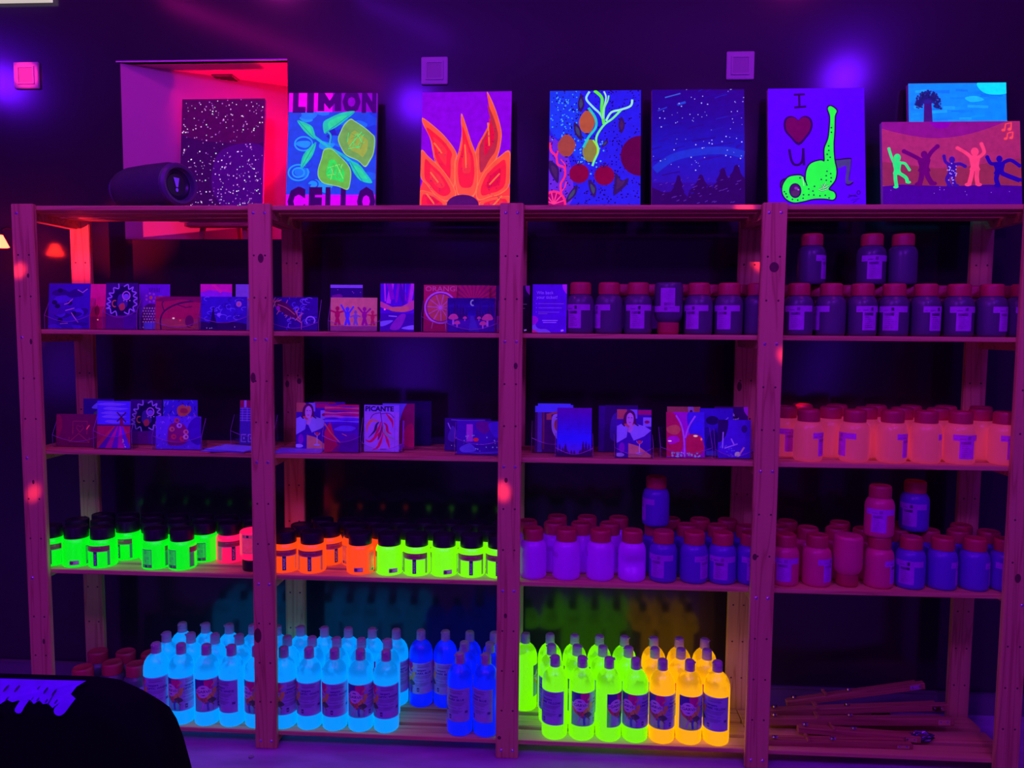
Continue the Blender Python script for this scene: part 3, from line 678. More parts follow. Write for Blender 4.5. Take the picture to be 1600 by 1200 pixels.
o = put('jdark', 2.000, 0.075, ZS[1] + LT, 0, 'dark paint jar standing upside down on its red lid, third bay', JG['jdark']); o.rotation_euler = (math.pi, 0, D(160))
o = put('jdark', 2.448, 0.150, ZS[1] + LT, D(62), 'dark paint jar stacked alone at the left, top right shelf', JG['jdark'])
put('jdark', 2.630, 0.150, ZS[1] + LT, D(2), 'dark paint jar with big white label, left one of the stacked pair', JG['jdark'])
put('jdark', 2.724, 0.150, ZS[1] + LT, D(150), 'dark paint jar stacked beside the labelled one, right of the pair', JG['jdark'])
shelf_jars([('behind the black shirt, front', 0.095, [('jdark', 0.105, N)]), ('middle of the bottom left corner', 0.125, [('jdark', 0.155, N), ('jdark', 0.250, N)]), ('back of the bottom left corner', 0.215, [('jdark', 0.063, N), ('jdark', 0.162, N), ('jdark', 0.255, N)])], ZS[4], 0.0434, JG, JW)
# ------------------------------------------------------------------ paintings on the top shelf
R2 = random.Random(11)
CANV = mat('canvas_edge', (0.55, 0.5, 0.55), 0.7, var=0.05, scale=200)
def canvas(name, art, label, x, y, z, lean, rotz=0.0, th=0.018, rotin=0.0):
    t = thing(name, label, 'painting', (x, y, z + th * math.sin(D(lean))), 0)
    t.rotation_euler = (D(-lean), D(rotin), D(rotz))
    bm = bmesh.new(); add_box(bm, -art.W / 2, art.W / 2, 0, th, 0, art.H); bmesh.ops.bevel(bm, geom=bm.edges[:], offset=0.0015, segments=1, affect='EDGES')
    bm_obj('canvas', bm, CANV, t)
    art.bake('painted_picture', t)
    return t
def mapper(T, Lt, Wt, B, Lb, Wb, w, h, hid):
    k = (h - hid) / (B - T)
    def f(pts):
        o = []
        for p in pts:
            q = (p[1] - T) / (B - T); o.append(((p[0] - (Lt + (Lb - Lt) * q)) / (Wt + (Wb - Wt) * q) * w, h - (p[1] - T) * k) + tuple(p[2:]))
        return o
    f.k = k
    return f
def inner(pts, s, dx=0, dy=0):
    cx = sum(p[0] for p in pts) / len(pts); cy = sum(p[1] for p in pts) / len(pts)
    return [(cx + (p[0] - cx) * s + dx, cy + (p[1] - cy) * s + dy) for p in pts]
LEAN = 8; YB = 0.268; ZT = ZS[0] + 0.0003
# orange flower
A = Art(0.303, 0.427, 0.82, 0.001); m = mapper(92, 123, 836, 1145, 93, 848, 303, 427, 41)
A.rect(0, 0, 305, 450, (122, 2, 214), 0.45)
pet = [[(120, 330), (250, 430), (350, 530), (445, 670), (430, 760), (420, 990), (330, 900), (240, 750), (215, 640), (190, 520), (130, 400)],
       [(730, 92), (800, 240), (850, 400), (865, 520), (830, 700), (760, 800), (640, 980), (620, 700), (640, 600), (700, 490), (745, 400), (765, 300), (745, 200)],
       [(105, 640), (180, 700), (290, 800), (380, 920), (440, 1060), (350, 1120), (240, 1060), (160, 960), (100, 880)],
       [(945, 660), (850, 700), (750, 790), (680, 880), (625, 1030), (650, 1110), (760, 1080), (860, 1050), (945, 950)],
       [(490, 295), (530, 400), (580, 560), (625, 680), (640, 820), (640, 950), (600, 1080), (470, 1080), (430, 950), (430, 780), (470, 620), (492, 480), (485, 380)],
       [(90, 1025), (180, 1030), (260, 1070), (350, 1140), (300, 1180), (90, 1180)], [(945, 1078), (850, 1080), (750, 1098), (660, 1130), (690, 1180), (945, 1180)]]
A.poly(m([(95, 1000), (130, 900), (260, 780), (430, 720), (520, 800), (620, 720), (800, 760), (900, 880), (945, 1000), (945, 1190), (95, 1190)]), (255, 58, 18))
for k, p in enumerate(pet):
    q = smooth_closed(m(p), 4)
    A.poly(q, (255, 128, 50), 0.8); A.poly(inner(q, 0.955), (255, 84, 18)); A.poly(inner(q, 0.72, 0, -4), (255, 28, 22) if k != 1 else (190, 40, 40)); A.poly(inner(q, 0.4, 2, -2), (235, 12, 34) if k % 2 else (255, 50, 20))
    pp = m(p); cx = sum(a[0] for a in pp) / len(pp); cy = sum(a[1] for a in pp) / len(pp)
    A.line([(cx - 4, cy + 40), (cx, cy), (cx + 2, cy - 40)] if k in (1, 4) else [(cx - 20, cy + 22), (cx + 8, cy - 14)] if k in (0, 2, 5) else [(cx + 22, cy + 20), (cx - 12, cy - 18)], 5, (255, 120, 25))
    A.dots([(cx + R2.uniform(-22, 22), cy - 10 + R2.uniform(-45, 30)) for _ in range(13)], 1.6, (90, 5, 20), 0.2)
A.ell(*m([(500, 1150)])[0], 54, 34, (62, 12, 42), 0.2)
canvas('painting', A, 'painting of a blazing orange-red flower on purple ground', 1.346, YB, ZT, LEAN, -1)
# lemons
A = Art(0.303, 0.427, 0.8, 0.001); m = mapper(57, 105, 866, 1140, 35, 880, 303, 427, 41)
A.rect(0, 0, 305, 450, (8, 70, 225))
for _ in range(34):
    x, y = R2.uniform(0, 305), R2.uniform(70, 380); A.blob([(x + R2.uniform(14, 34) * math.cos(t), y + R2.uniform(8, 22) * math.sin(t)) for t in (0.2, 1.3, 2.5, 3.6, 4.7, 5.6)], R2.choice([(0, 110, 250), (10, 50, 215), (20, 30, 190), (0, 95, 235)] if x > 140 else [(0, 150, 255), (0, 120, 255), (10, 70, 225)]), same=False)
for cx, cy, r in ((40, 150, 34), (40, 150, 20), (70, 180, 16), (55, 250, 30), (90, 110, 18)): A.ring(cx, cy, r, r * .8, 5, (20, 165, 255) if r > 18 else (10, 60, 220))
A.rect(0, 361, 305, 450, (250, 0, 235)); A.rect(150, 361, 305, 450, (150, 0, 200)); A.rect(0, 0, 305, 74, (225, 0, 250)); 
A.poly([(100 + x, 364 + y) for x, y in ((0, 0), (0, 66), (20, 66), (40, 36), (60, 66), (80, 66), (80, 0), (58, 0), (58, 28), (40, 6), (22, 28), (22, 0))], (52, 0, 105), 0.15)
for i, ch in enumerate('LI ON'):
  if ch != ' ': A.text(ch, (14, 62, 98, 186, 250)[i], 364, 66, (52, 0, 105), 0.15, wmax=(44, 24, 82, 60, 50)[i], bold=0.07)
for i, ch in enumerate('CELLO'): A.text(ch, (8, 78, 134, 186, 244)[i], 10, 84, (40, 0, 85), 0.15, wmax=(58, 46, 40, 40, 60)[i], bold=0.07)
lf = (0, 205, 170)
A.line(m([(335, 480), (420, 545), (500, 600), (610, 665), (720, 750)]), 9, (0, 190, 200), curve=True); A.line(m([(465, 430), (500, 475), (480, 580)]), 6, (0, 180, 190), curve=True); A.line(m([(350, 540), (330, 600), (290, 680)]), 6, (0, 190, 200), curve=True)
for p in ([(180, 325), (300, 370), (335, 420), (345, 510), (260, 450), (210, 390)], [(440, 455), (430, 350), (500, 300), (620, 250), (745, 238), (640, 330), (560, 390), (490, 425)], [(350, 545), (325, 650), (270, 730), (198, 795), (210, 700), (250, 630)], [(680, 720), (770, 755), (830, 830), (895, 930), (800, 920), (740, 870), (700, 800)]):
    q = m(p); A.blob(q, lf); A.poly(smooth_closed(inner(q, 0.6)), (30, 225, 150)); A.line([q[0], q[3 if len(q) == 6 else 4]], 2, (0, 140, 170))
for p, c1, c2, c3 in (([(430, 610), (500, 600), (560, 650), (650, 740), (690, 820), (680, 930), (650, 1000), (560, 970), (420, 940), (365, 880), (365, 800), (400, 700)], (104, 190, 45), (40, 230, 70), (140, 240, 90)),
                      ([(700, 310), (740, 330), (830, 390), (900, 450), (935, 500), (920, 640), (880, 720), (830, 780), (760, 720), (650, 670), (600, 600), (570, 510), (600, 430), (640, 360)], (112, 172, 66), (160, 180, 40), (80, 220, 90))):
    q = smooth_closed(m(p), 4); A.poly(q, (150, 215, 110)); A.poly(inner(q, 0.95), c1); A.poly(inner(q, 0.55, 4, -6), c2)
    cx = sum(a[0] for a in q) / len(q); cy = sum(a[1] for a in q) / len(q)
    for _ in range(16): A.line([(cx + R2.uniform(-34, 34), cy + R2.uniform(-36, 36)) for _ in (0, 1)][:1] + [(cx + R2.uniform(-30, 30), cy + R2.uniform(-30, 30))], 2.5, R2.choice([c3, (20, 240, 110), c1]), same=False)
canvas('painting', A, 'painting of two lemons with blue ground and LIMON CELLO lettering', 0.891, YB, ZT, LEAN, 2)
# fruit and squiggles
A = Art(0.303, 0.427, 0.72, 0.001); m = mapper(70, 112, 854, 1140, 100, 868, 303, 427, 41)
A.rect(0, 0, 305, 450, (38, 34, 250), 0.6); A.blob([(0, 470), (90, 460), (110, 330), (130, 230), (110, 170), (60, 240), (0, 300)], (20, 60, 245)); A.blob([(-20, 260), (50, 230), (80, 120), (70, 40), (-20, 0)], (110, 40, 225))
A.dots([(R2.uniform(4, 301), R2.uniform(20, 446), R2.uniform(1.8, 3.2)) for _ in range(520)], 2, (10, 0, 56), 0.0, 5)
A.dots([(R2.uniform(4, 92), R2.uniform(250, 446), R2.uniform(1.8, 3)) for _ in range(60)] + [(R2.uniform(80, 190), R2.uniform(140, 260), 3) for _ in range(40)], 2, (60, 170, 255), 0.9)
A.ell(*m([(960, 690)])[0], 64, 68, (112, 0, 62), 0.5)
for p in ([(405, 100), (438, 200), (400, 275), (375, 200)], [(340, 370), (400, 430), (412, 540), (350, 480)], [(785, 320), (818, 400), (785, 480), (757, 400)], [(110, 730), (190, 790), (200, 870), (185, 945), (110, 830)], [(370, 960), (360, 1050), (262, 1138), (290, 1050)], [(480, 910), (550, 980), (550, 1040), (530, 1080), (490, 1010)], [(655, 540), (655, 575), (602, 612), (620, 560)], [(735, 850), (790, 920), (855, 900), (830, 970), (718, 1060), (722, 950)]):
    q = m(p); A.poly(smooth_closed(q, 4), (40, 32, 60), 0.3); A.poly(smooth_closed(inner(q, 0.55), 4), (52, 100, 80) if p[0][0] in (405, 340, 370, 480, 655) else (60, 44, 60), 0.4)
for c, rx, ry, col in (((462, 368), 27, 40, (190, 90, 40)), ((270, 590), 30, 39, (172, 72, 45)), ((492, 640), 25, 40, (150, 140, 40))):
    x, y = m([c])[0]; A.blob([(x, y + ry), (x + rx * .7, y + ry * .6), (x + rx, y), (x + rx * .6, y - ry * .75), (x, y - ry), (x - rx * .7, y - ry * .7), (x - rx, y), (x - rx * .6, y + ry * .65)], col); A.rect(x - 5, y - ry - 2, x + 5, y - ry + 2, (30, 10, 40), 0.2); A.rect(x - 4, y + ry - 2, x + 4, y + ry + 2, (30, 10, 40), 0.2, same=True)
for c in ((390, 855), (628, 875)):
    x, y = m([c])[0]; A.ell(x, y, 33, 33, (150, 0, 48), 0.6); A.line([(x - 5, y + 26), (x + 2, y + 44)], 4, (40, 10, 60), 0.2); A.line([(x - 14, y + 40), (x, y + 28), (x + 14, y + 40)], 3, (50, 10, 60), 0.2)
g1, g2 = (110, 240, 120), (60, 230, 200)
for pts, w, col in (([(485, 80), (455, 150), (520, 230), (590, 300), (625, 390)], 7, (140, 230, 220)), ([(530, 72), (600, 140), (600, 250), (622, 390)], 10, (90, 240, 40)), ([(620, 80), (640, 140), (620, 240), (612, 340)], 5, (170, 235, 200)), ([(665, 120), (655, 170), (625, 240), (620, 340)], 5, (120, 235, 130)), ([(885, 160), (870, 220), (780, 255), (690, 280), (640, 360)], 7, (150, 240, 190)), ([(780, 260), (700, 340), (625, 395), (560, 490), (550, 560), (570, 640), (530, 740), (515, 785)], 7, (110, 240, 130)), ([(475, 235), (540, 330), (545, 420), (480, 510), (428, 610)], 8, (20, 200, 180)), ([(520, 540), (560, 610), (560, 680)], 5, (150, 240, 40))):
    A.line(m(pts), w, col, 0.9, curve=True)
for pts, w in (([(112, 560), (125, 640), (170, 690), (190, 770), (250, 800), (255, 880), (215, 960), (225, 1060), (240, 1090)], 7), ([(190, 640), (175, 690)], 6), ([(215, 720), (260, 780), (245, 830)], 4), ([(270, 930), (250, 990), (215, 1030)], 4)): A.line(m(pts), w, (255, 40, 110), 0.9, curve=True)
x, y = m([(150, 1140)])[0]; A.ell(x, y, 42, 46, (255, 40, 110), 0.9); A.ell(x, y, 34, 38, (190, 0, 120), 0.7)
for k in range(6): A.line([(x, y), (x + 36 * math.cos(0.3 + k * .5), y + 40 * math.sin(0.3 + k * .5))], 4, (255, 60, 130), 0.9)
canvas('painting', A, 'painting of fruits, leaves and glowing green squiggles on dotted blue', 1.778, YB, ZT, LEAN, 0)
# night sky with firs
A = Art(0.303, 0.427, 0.5, 0.001); m = mapper(50, 55, 890, 1162, 55, 890, 303, 427, 41)
for k in range(24):
    q = k / 23; c = [(40, 0, 150), (30, 10, 170), (15, 30, 215), (45, 20, 200)]; i = min(2, int(q * 3)); f = q * 3 - i
    A.rect(0, 450 - (k + 1) * 14.2, 305, 450 - k * 14.2 + 0.5, tuple(int(c[i][j] * (1 - f) + c[i + 1][j] * f) for j in range(3)), same=k > 0)
A.rect(0, 0, 305, 112, (50, 10, 170))
for _ in range(46):
    x, y = R2.uniform(0, 305), R2.uniform(140, 445); L = R2.uniform(20, 80); A.line([(x - L / 2, y - 8), (x, y), (x + L / 2, y + 5)], R2.uniform(2, 5), R2.choice([(30, 14, 178), (40, 5, 158), (24, 30, 200), (46, 12, 178)]))
A.line(m([(80, 840), (250, 720), (500, 660), (760, 650), (940, 690)]), 26, (10, 62, 232), curve=True); A.line(m([(300, 200), (380, 175)]), 8, (20, 90, 240)); A.line(m([(180, 130), (330, 90)]), 4, (60, 120, 245)); A.line(m([(110, 260), (200, 225)]), 4, (40, 70, 230))
A.dots([(R2.uniform(4, 301), R2.uniform(150, 446), R2.choice([1.1, 1.4, 1.8, 2.4])) for _ in range(80)], 1.5, (170, 170, 255), 0.9)
def fir(A, x, y0, h, w, col, a=None, n=7):
    p = []
    for s in (-1, 1):
        for k in (range(n) if s < 0 else range(n - 1, -1, -1)):
            q = k / n; ww = w / 2 * (1 - q) * R2.uniform(.8, 1.2)
            e = [(x + s * ww, y0 + h * q), (x + s * ww * .55, y0 + h * (q + .09))]
            p += e if s < 0 else e[::-1]
        if s < 0: p.append((x, y0 + h))
    A.poly(p, col, a)
A.poly([(-2, -2), (-2, 96), (40, 78), (80, 84), (104, 60), (128, 62), (160, 84), (200, 74), (240, 88), (305, 92), (305, -2)], (30, 0, 66), 0.1)
for cx, top, w in ((205, 815, 110), (110, 880, 80), (310, 885, 80), (525, 880, 120), (420, 1045, 60), (610, 980, 90), (735, 815, 120), (660, 970, 80), (865, 785, 130), (800, 950, 90), (930, 900, 80)):
    x, y = m([(cx, top)])[0]; fir(A, x, -30, y + 30, w * 1.7, (26, 0, 56), 0.1, 9)
for _ in range(46): x, y = R2.uniform(0, 305), R2.uniform(40, 130); A.line([(x, y), (x + R2.uniform(5, 10), y + R2.uniform(2, 5))], 1.6, (120, 60, 210), 0.5, same=_ > 0)
canvas('painting', A, 'painting of a starry blue night sky above dark fir trees', 2.118, YB, ZT, LEAN, 1)
# frog
A = Art(0.310, 0.427, 0.85, 0.001); m = mapper(58, 35, 910, 1158, 25, 915, 310, 427, 41)
A.rect(0, 0, 312, 450, (88, 0, 255), 0.75); dk = (28, 0, 82)
for pts in ([(280, 118), (385, 115)], [(330, 118), (332, 240)], [(282, 242), (395, 232)]): A.line(m(pts), 7, dk, 0.2)
hp = [(318, 362), (345, 335), (390, 322), (435, 345), (455, 400), (440, 465), (400, 525), (318, 605), (240, 530), (190, 470), (178, 400), (195, 345), (240, 322), (290, 335)]
A.poly(smooth_closed(m(hp), 3), dk, 0.2); A.poly(smooth_closed(inner(m(hp), 0.86), 3), (128, 0, 92), 0.5)
A.line(m([(230, 640), (240, 720), (265, 780), (310, 790), (345, 760), (358, 690), (360, 632)]), 8, dk, 0.2, curve=True); A.line(m([(360, 632), (365, 795)]), 8, dk, 0.2)
gr = (25, 250, 50)
bodyp = [(600, 255), (628, 232), (680, 275), (662, 330), (655, 480), (645, 600), (650, 740), (668, 850), (650, 940), (590, 1020), (640, 1050), (655, 1090), (630, 1120), (560, 1110), (450, 1112), (350, 1135), (260, 1145), (190, 1110), (158, 1050), (165, 980), (215, 910), (290, 892), (345, 900), (375, 960), (388, 850), (430, 780), (520, 750), (560, 755), (562, 640), (600, 540), (615, 430), (620, 330)]
b2 = smooth_closed(m(bodyp), 4)
A.blob(m([(135, 960), (160, 925), (205, 918), (230, 950), (190, 1000), (140, 1010)]), dk, 0.2); A.blob(m([(145, 965), (165, 938), (200, 930), (215, 955), (185, 990), (148, 1000)]), (52, 60, 90), 0.3)
for w, col in ((46, dk), (38, (58, 82, 125))):
    pass
leg = m([(650, 745), (700, 735), (800, 725), (812, 745), (800, 850), (785, 950), (830, 955), (800, 985), (760, 985), (752, 940), (765, 800), (700, 815), (650, 820)])
A.poly(smooth_closed(leg, 3), dk, 0.2); A.poly(smooth_closed(inner(leg, 0.9), 3), (60, 84, 125), 0.4)
A.line(b2 + [b2[0]], 9.5, dk, 0.1); A.poly(b2, gr, 0.92)
A.line(m([(365, 900), (390, 990)]), 4, dk, 0.2); A.line(m([(352, 905), (360, 990)]), 2.5, (170, 255, 170), 0.8)
x, y = m([(278, 1035)])[0]; A.ell(x, y, 20, 25, dk, 0.2); A.ell(x, y, 17, 21, (58, 20, 92), 0.3); A.ell(x, y - 9, 13, 10, (68, 62, 82), 0.3); A.ell(x + 3, y + 8, 6, 5, (150, 60, 190), 0.6); A.ell(x + 10, y + 3, 3, 3, (200, 120, 230), 0.6)
for pts in ([(505, 1020), (540, 1010), (530, 975)], [(540, 1010), (565, 965)], [(545, 1015), (595, 985)], [(500, 1025), (530, 1035), (580, 1020)]): A.line(m(pts), 6, dk, 0.2); A.line(m(pts), 3, (150, 255, 150), 0.9)
A.dots(m([(600, 612), (600, 655), (585, 692), (612, 720), (590, 748), (628, 438), (628, 482), (615, 875), (572, 895), (618, 915), (525, 930), (572, 938), (580, 853), (615, 950), (405, 1020), (445, 1040), (405, 1075), (452, 1077), (510, 1085), (560, 1080), (595, 1105), (460, 995), (175, 1045), (190, 1065), (200, 1095), (250, 1118), (300, 1125), (350, 1108), (355, 1075), (325, 915)]), 3.2, (30, 90, 20), 0.3)
A.line(m([(770, 1100), (850, 1075), (800, 1130), (880, 1110), (820, 1150)]), 3, dk, 0.2); A.ring(*m([(872, 1055)])[0], 5, 6, 2.5, dk, 0.2); A.line(m([(780, 1080), (860, 1090)]), 3, dk, 0.2)
canvas('painting', A, 'painting of a green frog doing yoga with I heart U', 2.500, YB, ZT, LEAN, 0)
# baobab, standing behind the landscape canvas
A = Art(0.312, 0.450, 0.85, 0.001)
A.rect(0, 0, 312, 450, (0, 140, 252))
for _ in range(40): x, y = R2.uniform(0, 312), R2.uniform(280, 446); L = R2.uniform(25, 70); A.line([(x - L / 2, y), (x + L / 2, y + R2.uniform(-4, 4))], R2.uniform(5, 12), R2.choice([(0, 150, 255), (0, 130, 250), (20, 165, 255), (0, 120, 245)]))
A.blob([(225, 452), (230, 425), (262, 410), (316, 415), (316, 452)], (0, 232, 255)); A.blob([(180, 400), (215, 405), (240, 392), (200, 385)], (20, 190, 255))
A.poly([(46, 310), (49, 380), (36, 402), (86, 402), (73, 380), (76, 310)], (58, 20, 120), 0.2)
for _ in range(60):
    t = R2.uniform(0, math.pi); r = R2.uniform(.45, 1); x, y = 61 + 40 * r * math.cos(t), 374 + 48 * r * math.sin(t); A.line([(61, 380), ((61 + x) / 2 + R2.uniform(-4, 4), (380 + y) / 2 + 4), (x, y)], 1.6, (40, 40, 140), 0.3, curve=True)
A.dots([(61 + 42 * r * math.cos(t), 374 + 50 * r * math.sin(t), R2.uniform(2.4, 4.6)) for t, r in [(R2.uniform(-.25, math.pi + .25), R2.uniform(.45, 1)) for _ in range(230)]], 3, (34, 40, 140), 0.3)
canvas('painting', A, 'painting of a baobab tree against a bright blue sky', 2.966, 0.300, ZT, LEAN, 0)
# people dancing (plain figures)
A = Art(0.430, 0.304, 0.6, 0.001); m = mapper(428, 38, 1242, 1145, 72, 1272, 430, 304, 41)
A.rect(0, 0, 437, 318, (165, 38, 105), 0.45); A.blob([(-20, 330), (200, 335), (420, 330), (300, 270), (150, 250), (-20, 290)], (160, 20, 150)); A.blob([(150, 320), (215, 320), (205, 285), (165, 285)], (160, 0, 190)); A.blob([(-10, 100), (200, 70), (440, 100), (440, 180), (200, 150), (-10, 170)], (165, 45, 85))
A.poly([(-2, -2), (-2, 92), (60, 98), (200, 92), (330, 97), (440, 92), (440, -2)], (62, 0, 150), 0.4)
A.dots([(R2.uniform(10, 430), R2.uniform(60, 90), 1.6) for _ in range(9)], 2, (150, 90, 230), 0.8)
def dancer(x, y, h, col, arms, legs, w=1.0, a=0.85):
    hd = h * .10; hipy, shy = y + h * .42, y + h * .72
    for s, (ex, ey, hx, hy) in zip((-1, 1), arms): A.line([(x + s * h * .08, shy), (x + ex * h, shy + ey * h), (x + hx * h, shy + hy * h)], h * .085 * w, col, a, curve=True); A.ell(x + hx * h, shy + hy * h, h * .048 * w, h * .048 * w, col, a)
    for s, (kx, fx, fy) in zip((-1, 1), legs): A.line([(x + s * h * .06, hipy), (x + kx * h, y + h * .22 + fy * h * .5), (x + fx * h, y + fy * h)], h * .11 * w, col, a, curve=True); A.ell(x + fx * h + s * h * .03, y + fy * h + 2, h * .075 * w, h * .045 * w, col, a)
    A.blob([(x - h * .13 * w, shy + h * .03), (x, shy + h * .06), (x + h * .13 * w, shy + h * .03), (x + h * .10 * w, hipy + h * .1), (x + h * .12 * w, hipy - h * .03), (x - h * .12 * w, hipy - h * .03), (x - h * .10 * w, hipy + h * .1)], col, a); A.ell(x + (h * .01), shy + h * .06 + hd, hd * .95, hd * 1.1, col, a)
dancer(46, 88, 112, (40, 240, 120), [(-.16, .2, -.22, .42), (.22, -.02, .34, -.2)], [(-.05, -.02, 0), (.24, .28, .14)], 0.9)
dancer(130, 97, 112, (92, 0, 110), [(-.28, .12, -.55, .26), (.2, .22, .38, .40)], [(-.08, -.14, 0), (.10, .22, .02)], 1.35, 0.3)
dancer(216, 92, 98, (52, 10, 165), [(-.2, .1, -.24, .28), (.26, .02, .42, -.06)], [(-.16, -.06, 0), (.02, .1, 0)], 1.2, 0.4)
A.dots([(216 + R2.uniform(-14, 14), 92 + R2.uniform(10, 80), 2) for _ in range(26)], 2, (190, 150, 255), 0.9)
dancer(287, 95, 124, (255, 62, 120), [(-.2, .12, -.42, .26), (.24, .14, .18, .36)], [(-.10, -.16, 0), (.04, .06, 0)], 1.0)
dancer(362, 92, 100, (44, 0, 190), [(-.26, .02, -.36, .22), (.34, .12, .62, -.06)], [(-.1, -.04, 0), (.3, .62, .18)], 1.35, 0.5)
for bx, by, s in ((382, 274, 1), (388, 246, .9)):
    A.line([(bx, by), (bx + 3 * s, by + 20 * s), (bx + 21 * s, by + 24 * s), (bx + 19 * s, by + 3 * s)], 4, (255, 70, 80), 0.9); A.ell(bx - 4, by, 6 * s, 4.5 * s, (255, 70, 80), 0.9); A.ell(bx + 15 * s, by + 3 * s, 6 * s, 4.5 * s, (255, 70, 80), 0.9)
canvas('painting', A, 'wide painting of colourful dancing figures on a brick-red ground', 2.912, 0.240, ZT, LEAN, 0)
# starry dark picture on an easel inside the window recess
A = Art(0.308, 0.450, 0.45, 0.001)
A.rect(0, 0, 308, 450, (44, 2, 70), 0.15); A.blob([(-10, 460), (320, 460), (320, 300), (150, 290), (-10, 330)], (62, 2, 48), 0.1); A.blob([(150, 260), (310, 270), (310, 60), (200, 30), (120, 120)], (58, 2, 120), 0.15); 
for col, n in (((255, 245, 250), 110), ((235, 170, 235), 130), ((190, 110, 215), 130), ((200, 240, 215), 40)):
    A.dots([(R2.uniform(4, 304), 450 - 430 * R2.random() ** .8, R2.choice([1.2, 1.5, 1.9, 2.6])) for _ in range(n)], 2, col, 0.9)
canvas('painting', A, 'dark picture full of small white stars in the pink window recess', 0.440, 0.428, 1.722, 6, 0, 0.014)
ez = thing('table_easel', 'small wooden easel standing in the pink window recess', 'easel', (0.44, 0.43, NZ0))
for sx in (-1, 1):
    bm = bmesh.new(); add_box(bm, -0.008, 0.008, -0.006, 0.006, 0, 0.30); bmesh.ops.transform(bm, matrix=Matrix.Translation((sx * 0.085, 0.022, 0.001)) @ Matrix.Rotation(D(-6), 4, 'X') @ Matrix.Rotation(D(-sx * 8), 4, 'Y'), verts=bm.verts[:])
    bm_obj('leg', bm, WOODE, ez)
bm = bmesh.new(); add_box(bm, -0.006, 0.006, -0.005, 0.005, 0, 0.27); bmesh.ops.transform(bm, matrix=Matrix.Translation((0.03, 0.10, 0.001)) @ Matrix.Rotation(D(12), 4, 'X'), verts=bm.verts[:]); bm_obj('rear_leg', bm, WOODE, ez)
box('ledge', -0.13, 0.13, -0.012, 0.035, 0.048, 0.062, WOODE, ez, 0.001)

# ------------------------------------------------------------------ portable speaker
sp = thing('portable_speaker', 'black cylindrical portable speaker lying on the top shelf', 'speaker', (0.452, 0.100, ZT))
SPK = mat('speaker_fabric', (0.06, 0.05, 0.09), 0.7, var=0.5, scale=400, bump=0.3); SPR = mat('speaker_rubber', (0.10, 0.08, 0.16), 0.35, var=0.1)
ax = Matrix.Translation((0, 0, 0.078)) @ Matrix.Rotation(math.atan2(-0.44, 0.90), 4, 'Z') @ Matrix.Rotation(math.pi / 2, 4, 'Y')
bm = bmesh.new(); add_lathe(bm, [(0.052, -0.262), (0.066, -0.250), (0.073, -0.215), (0.074, -0.125), (0.072, -0.03), (0.066, -0.006)], 36, 0, ax); bm_obj('speaker_body', bm, SPK, sp, 40)
bm = bmesh.new(); add_lathe(bm, [(0.066, -0.008), (0.067, 0.006), (0.060, 0.014), (0.052, 0.012), (0.050, -0.004), (0.047, -0.006)], 36, 0, ax)
bm_obj('end_ring', bm, SPR, sp, 40)
bm = bmesh.new(); add_lathe(bm, [(0.052, -0.262), (0.056, -0.274), (0.0, -0.272)], 36, 0, ax); bm_obj('end_cap', bm, SPR, sp, 40)
bm = bmesh.new(); add_lathe(bm, [(0, -0.010), (0.034, -0.008), (0.040, -0.002), (0.048, -0.005)], 36, 0, ax); dr = bm_obj('bass_radiator', bm, mat('radiator_black', (0.03, 0.025, 0.05), 0.3), sp, 40)
EM = pmat('emblem_print', (120, 40, 255), 0.3)
bm = bmesh.new(); 
for pts in ([(-0.011, 0.022), (0.010, 0.022), (0.005, -0.007), (-0.002, -0.007)], [(0.005 * math.cos(k * math.pi / 6) + 0.001, -0.016 + 0.006 * math.sin(k * math.pi / 6)) for k in range(12)]):
    # emblem plane: local z of the lathe is the axis, x down, y sideways
    vs = [bm.verts.new(ax @ Vector((-q, p, -0.0065))) for p, q in pts]; bm.faces.new(vs)
bmesh.ops.solidify(bm, geom=bm.faces[:], thickness=0.001); bm_obj('emblem', bm, EM, dr)
bm = bmesh.new(); add_box(bm, -0.02, 0.02, -0.012, 0.012, 0, 0.002); bmesh.ops.transform(bm, matrix=ax @ Matrix.Translation((-0.034, 0.064, -0.205)) @ Matrix.Rotation(D(-62), 4, 'Z') @ Matrix.Rotation(math.pi / 2, 4, 'X'), verts=bm.verts[:])
bm_obj('badge', bm, pmat('badge_print', (120, 10, 130), 0.1), sp)
for zz in (-0.215, -0.045):
    bm = bmesh.new(); add_box(bm, -0.012, 0.012, -0.05, 0.05, 0, 0.010, 0, Matrix.Rotation(math.atan2(-0.44, 0.90), 4, 'Z') @ Matrix.Translation((zz, 0, 0))); bm_obj('foot', bm, SPR, sp)

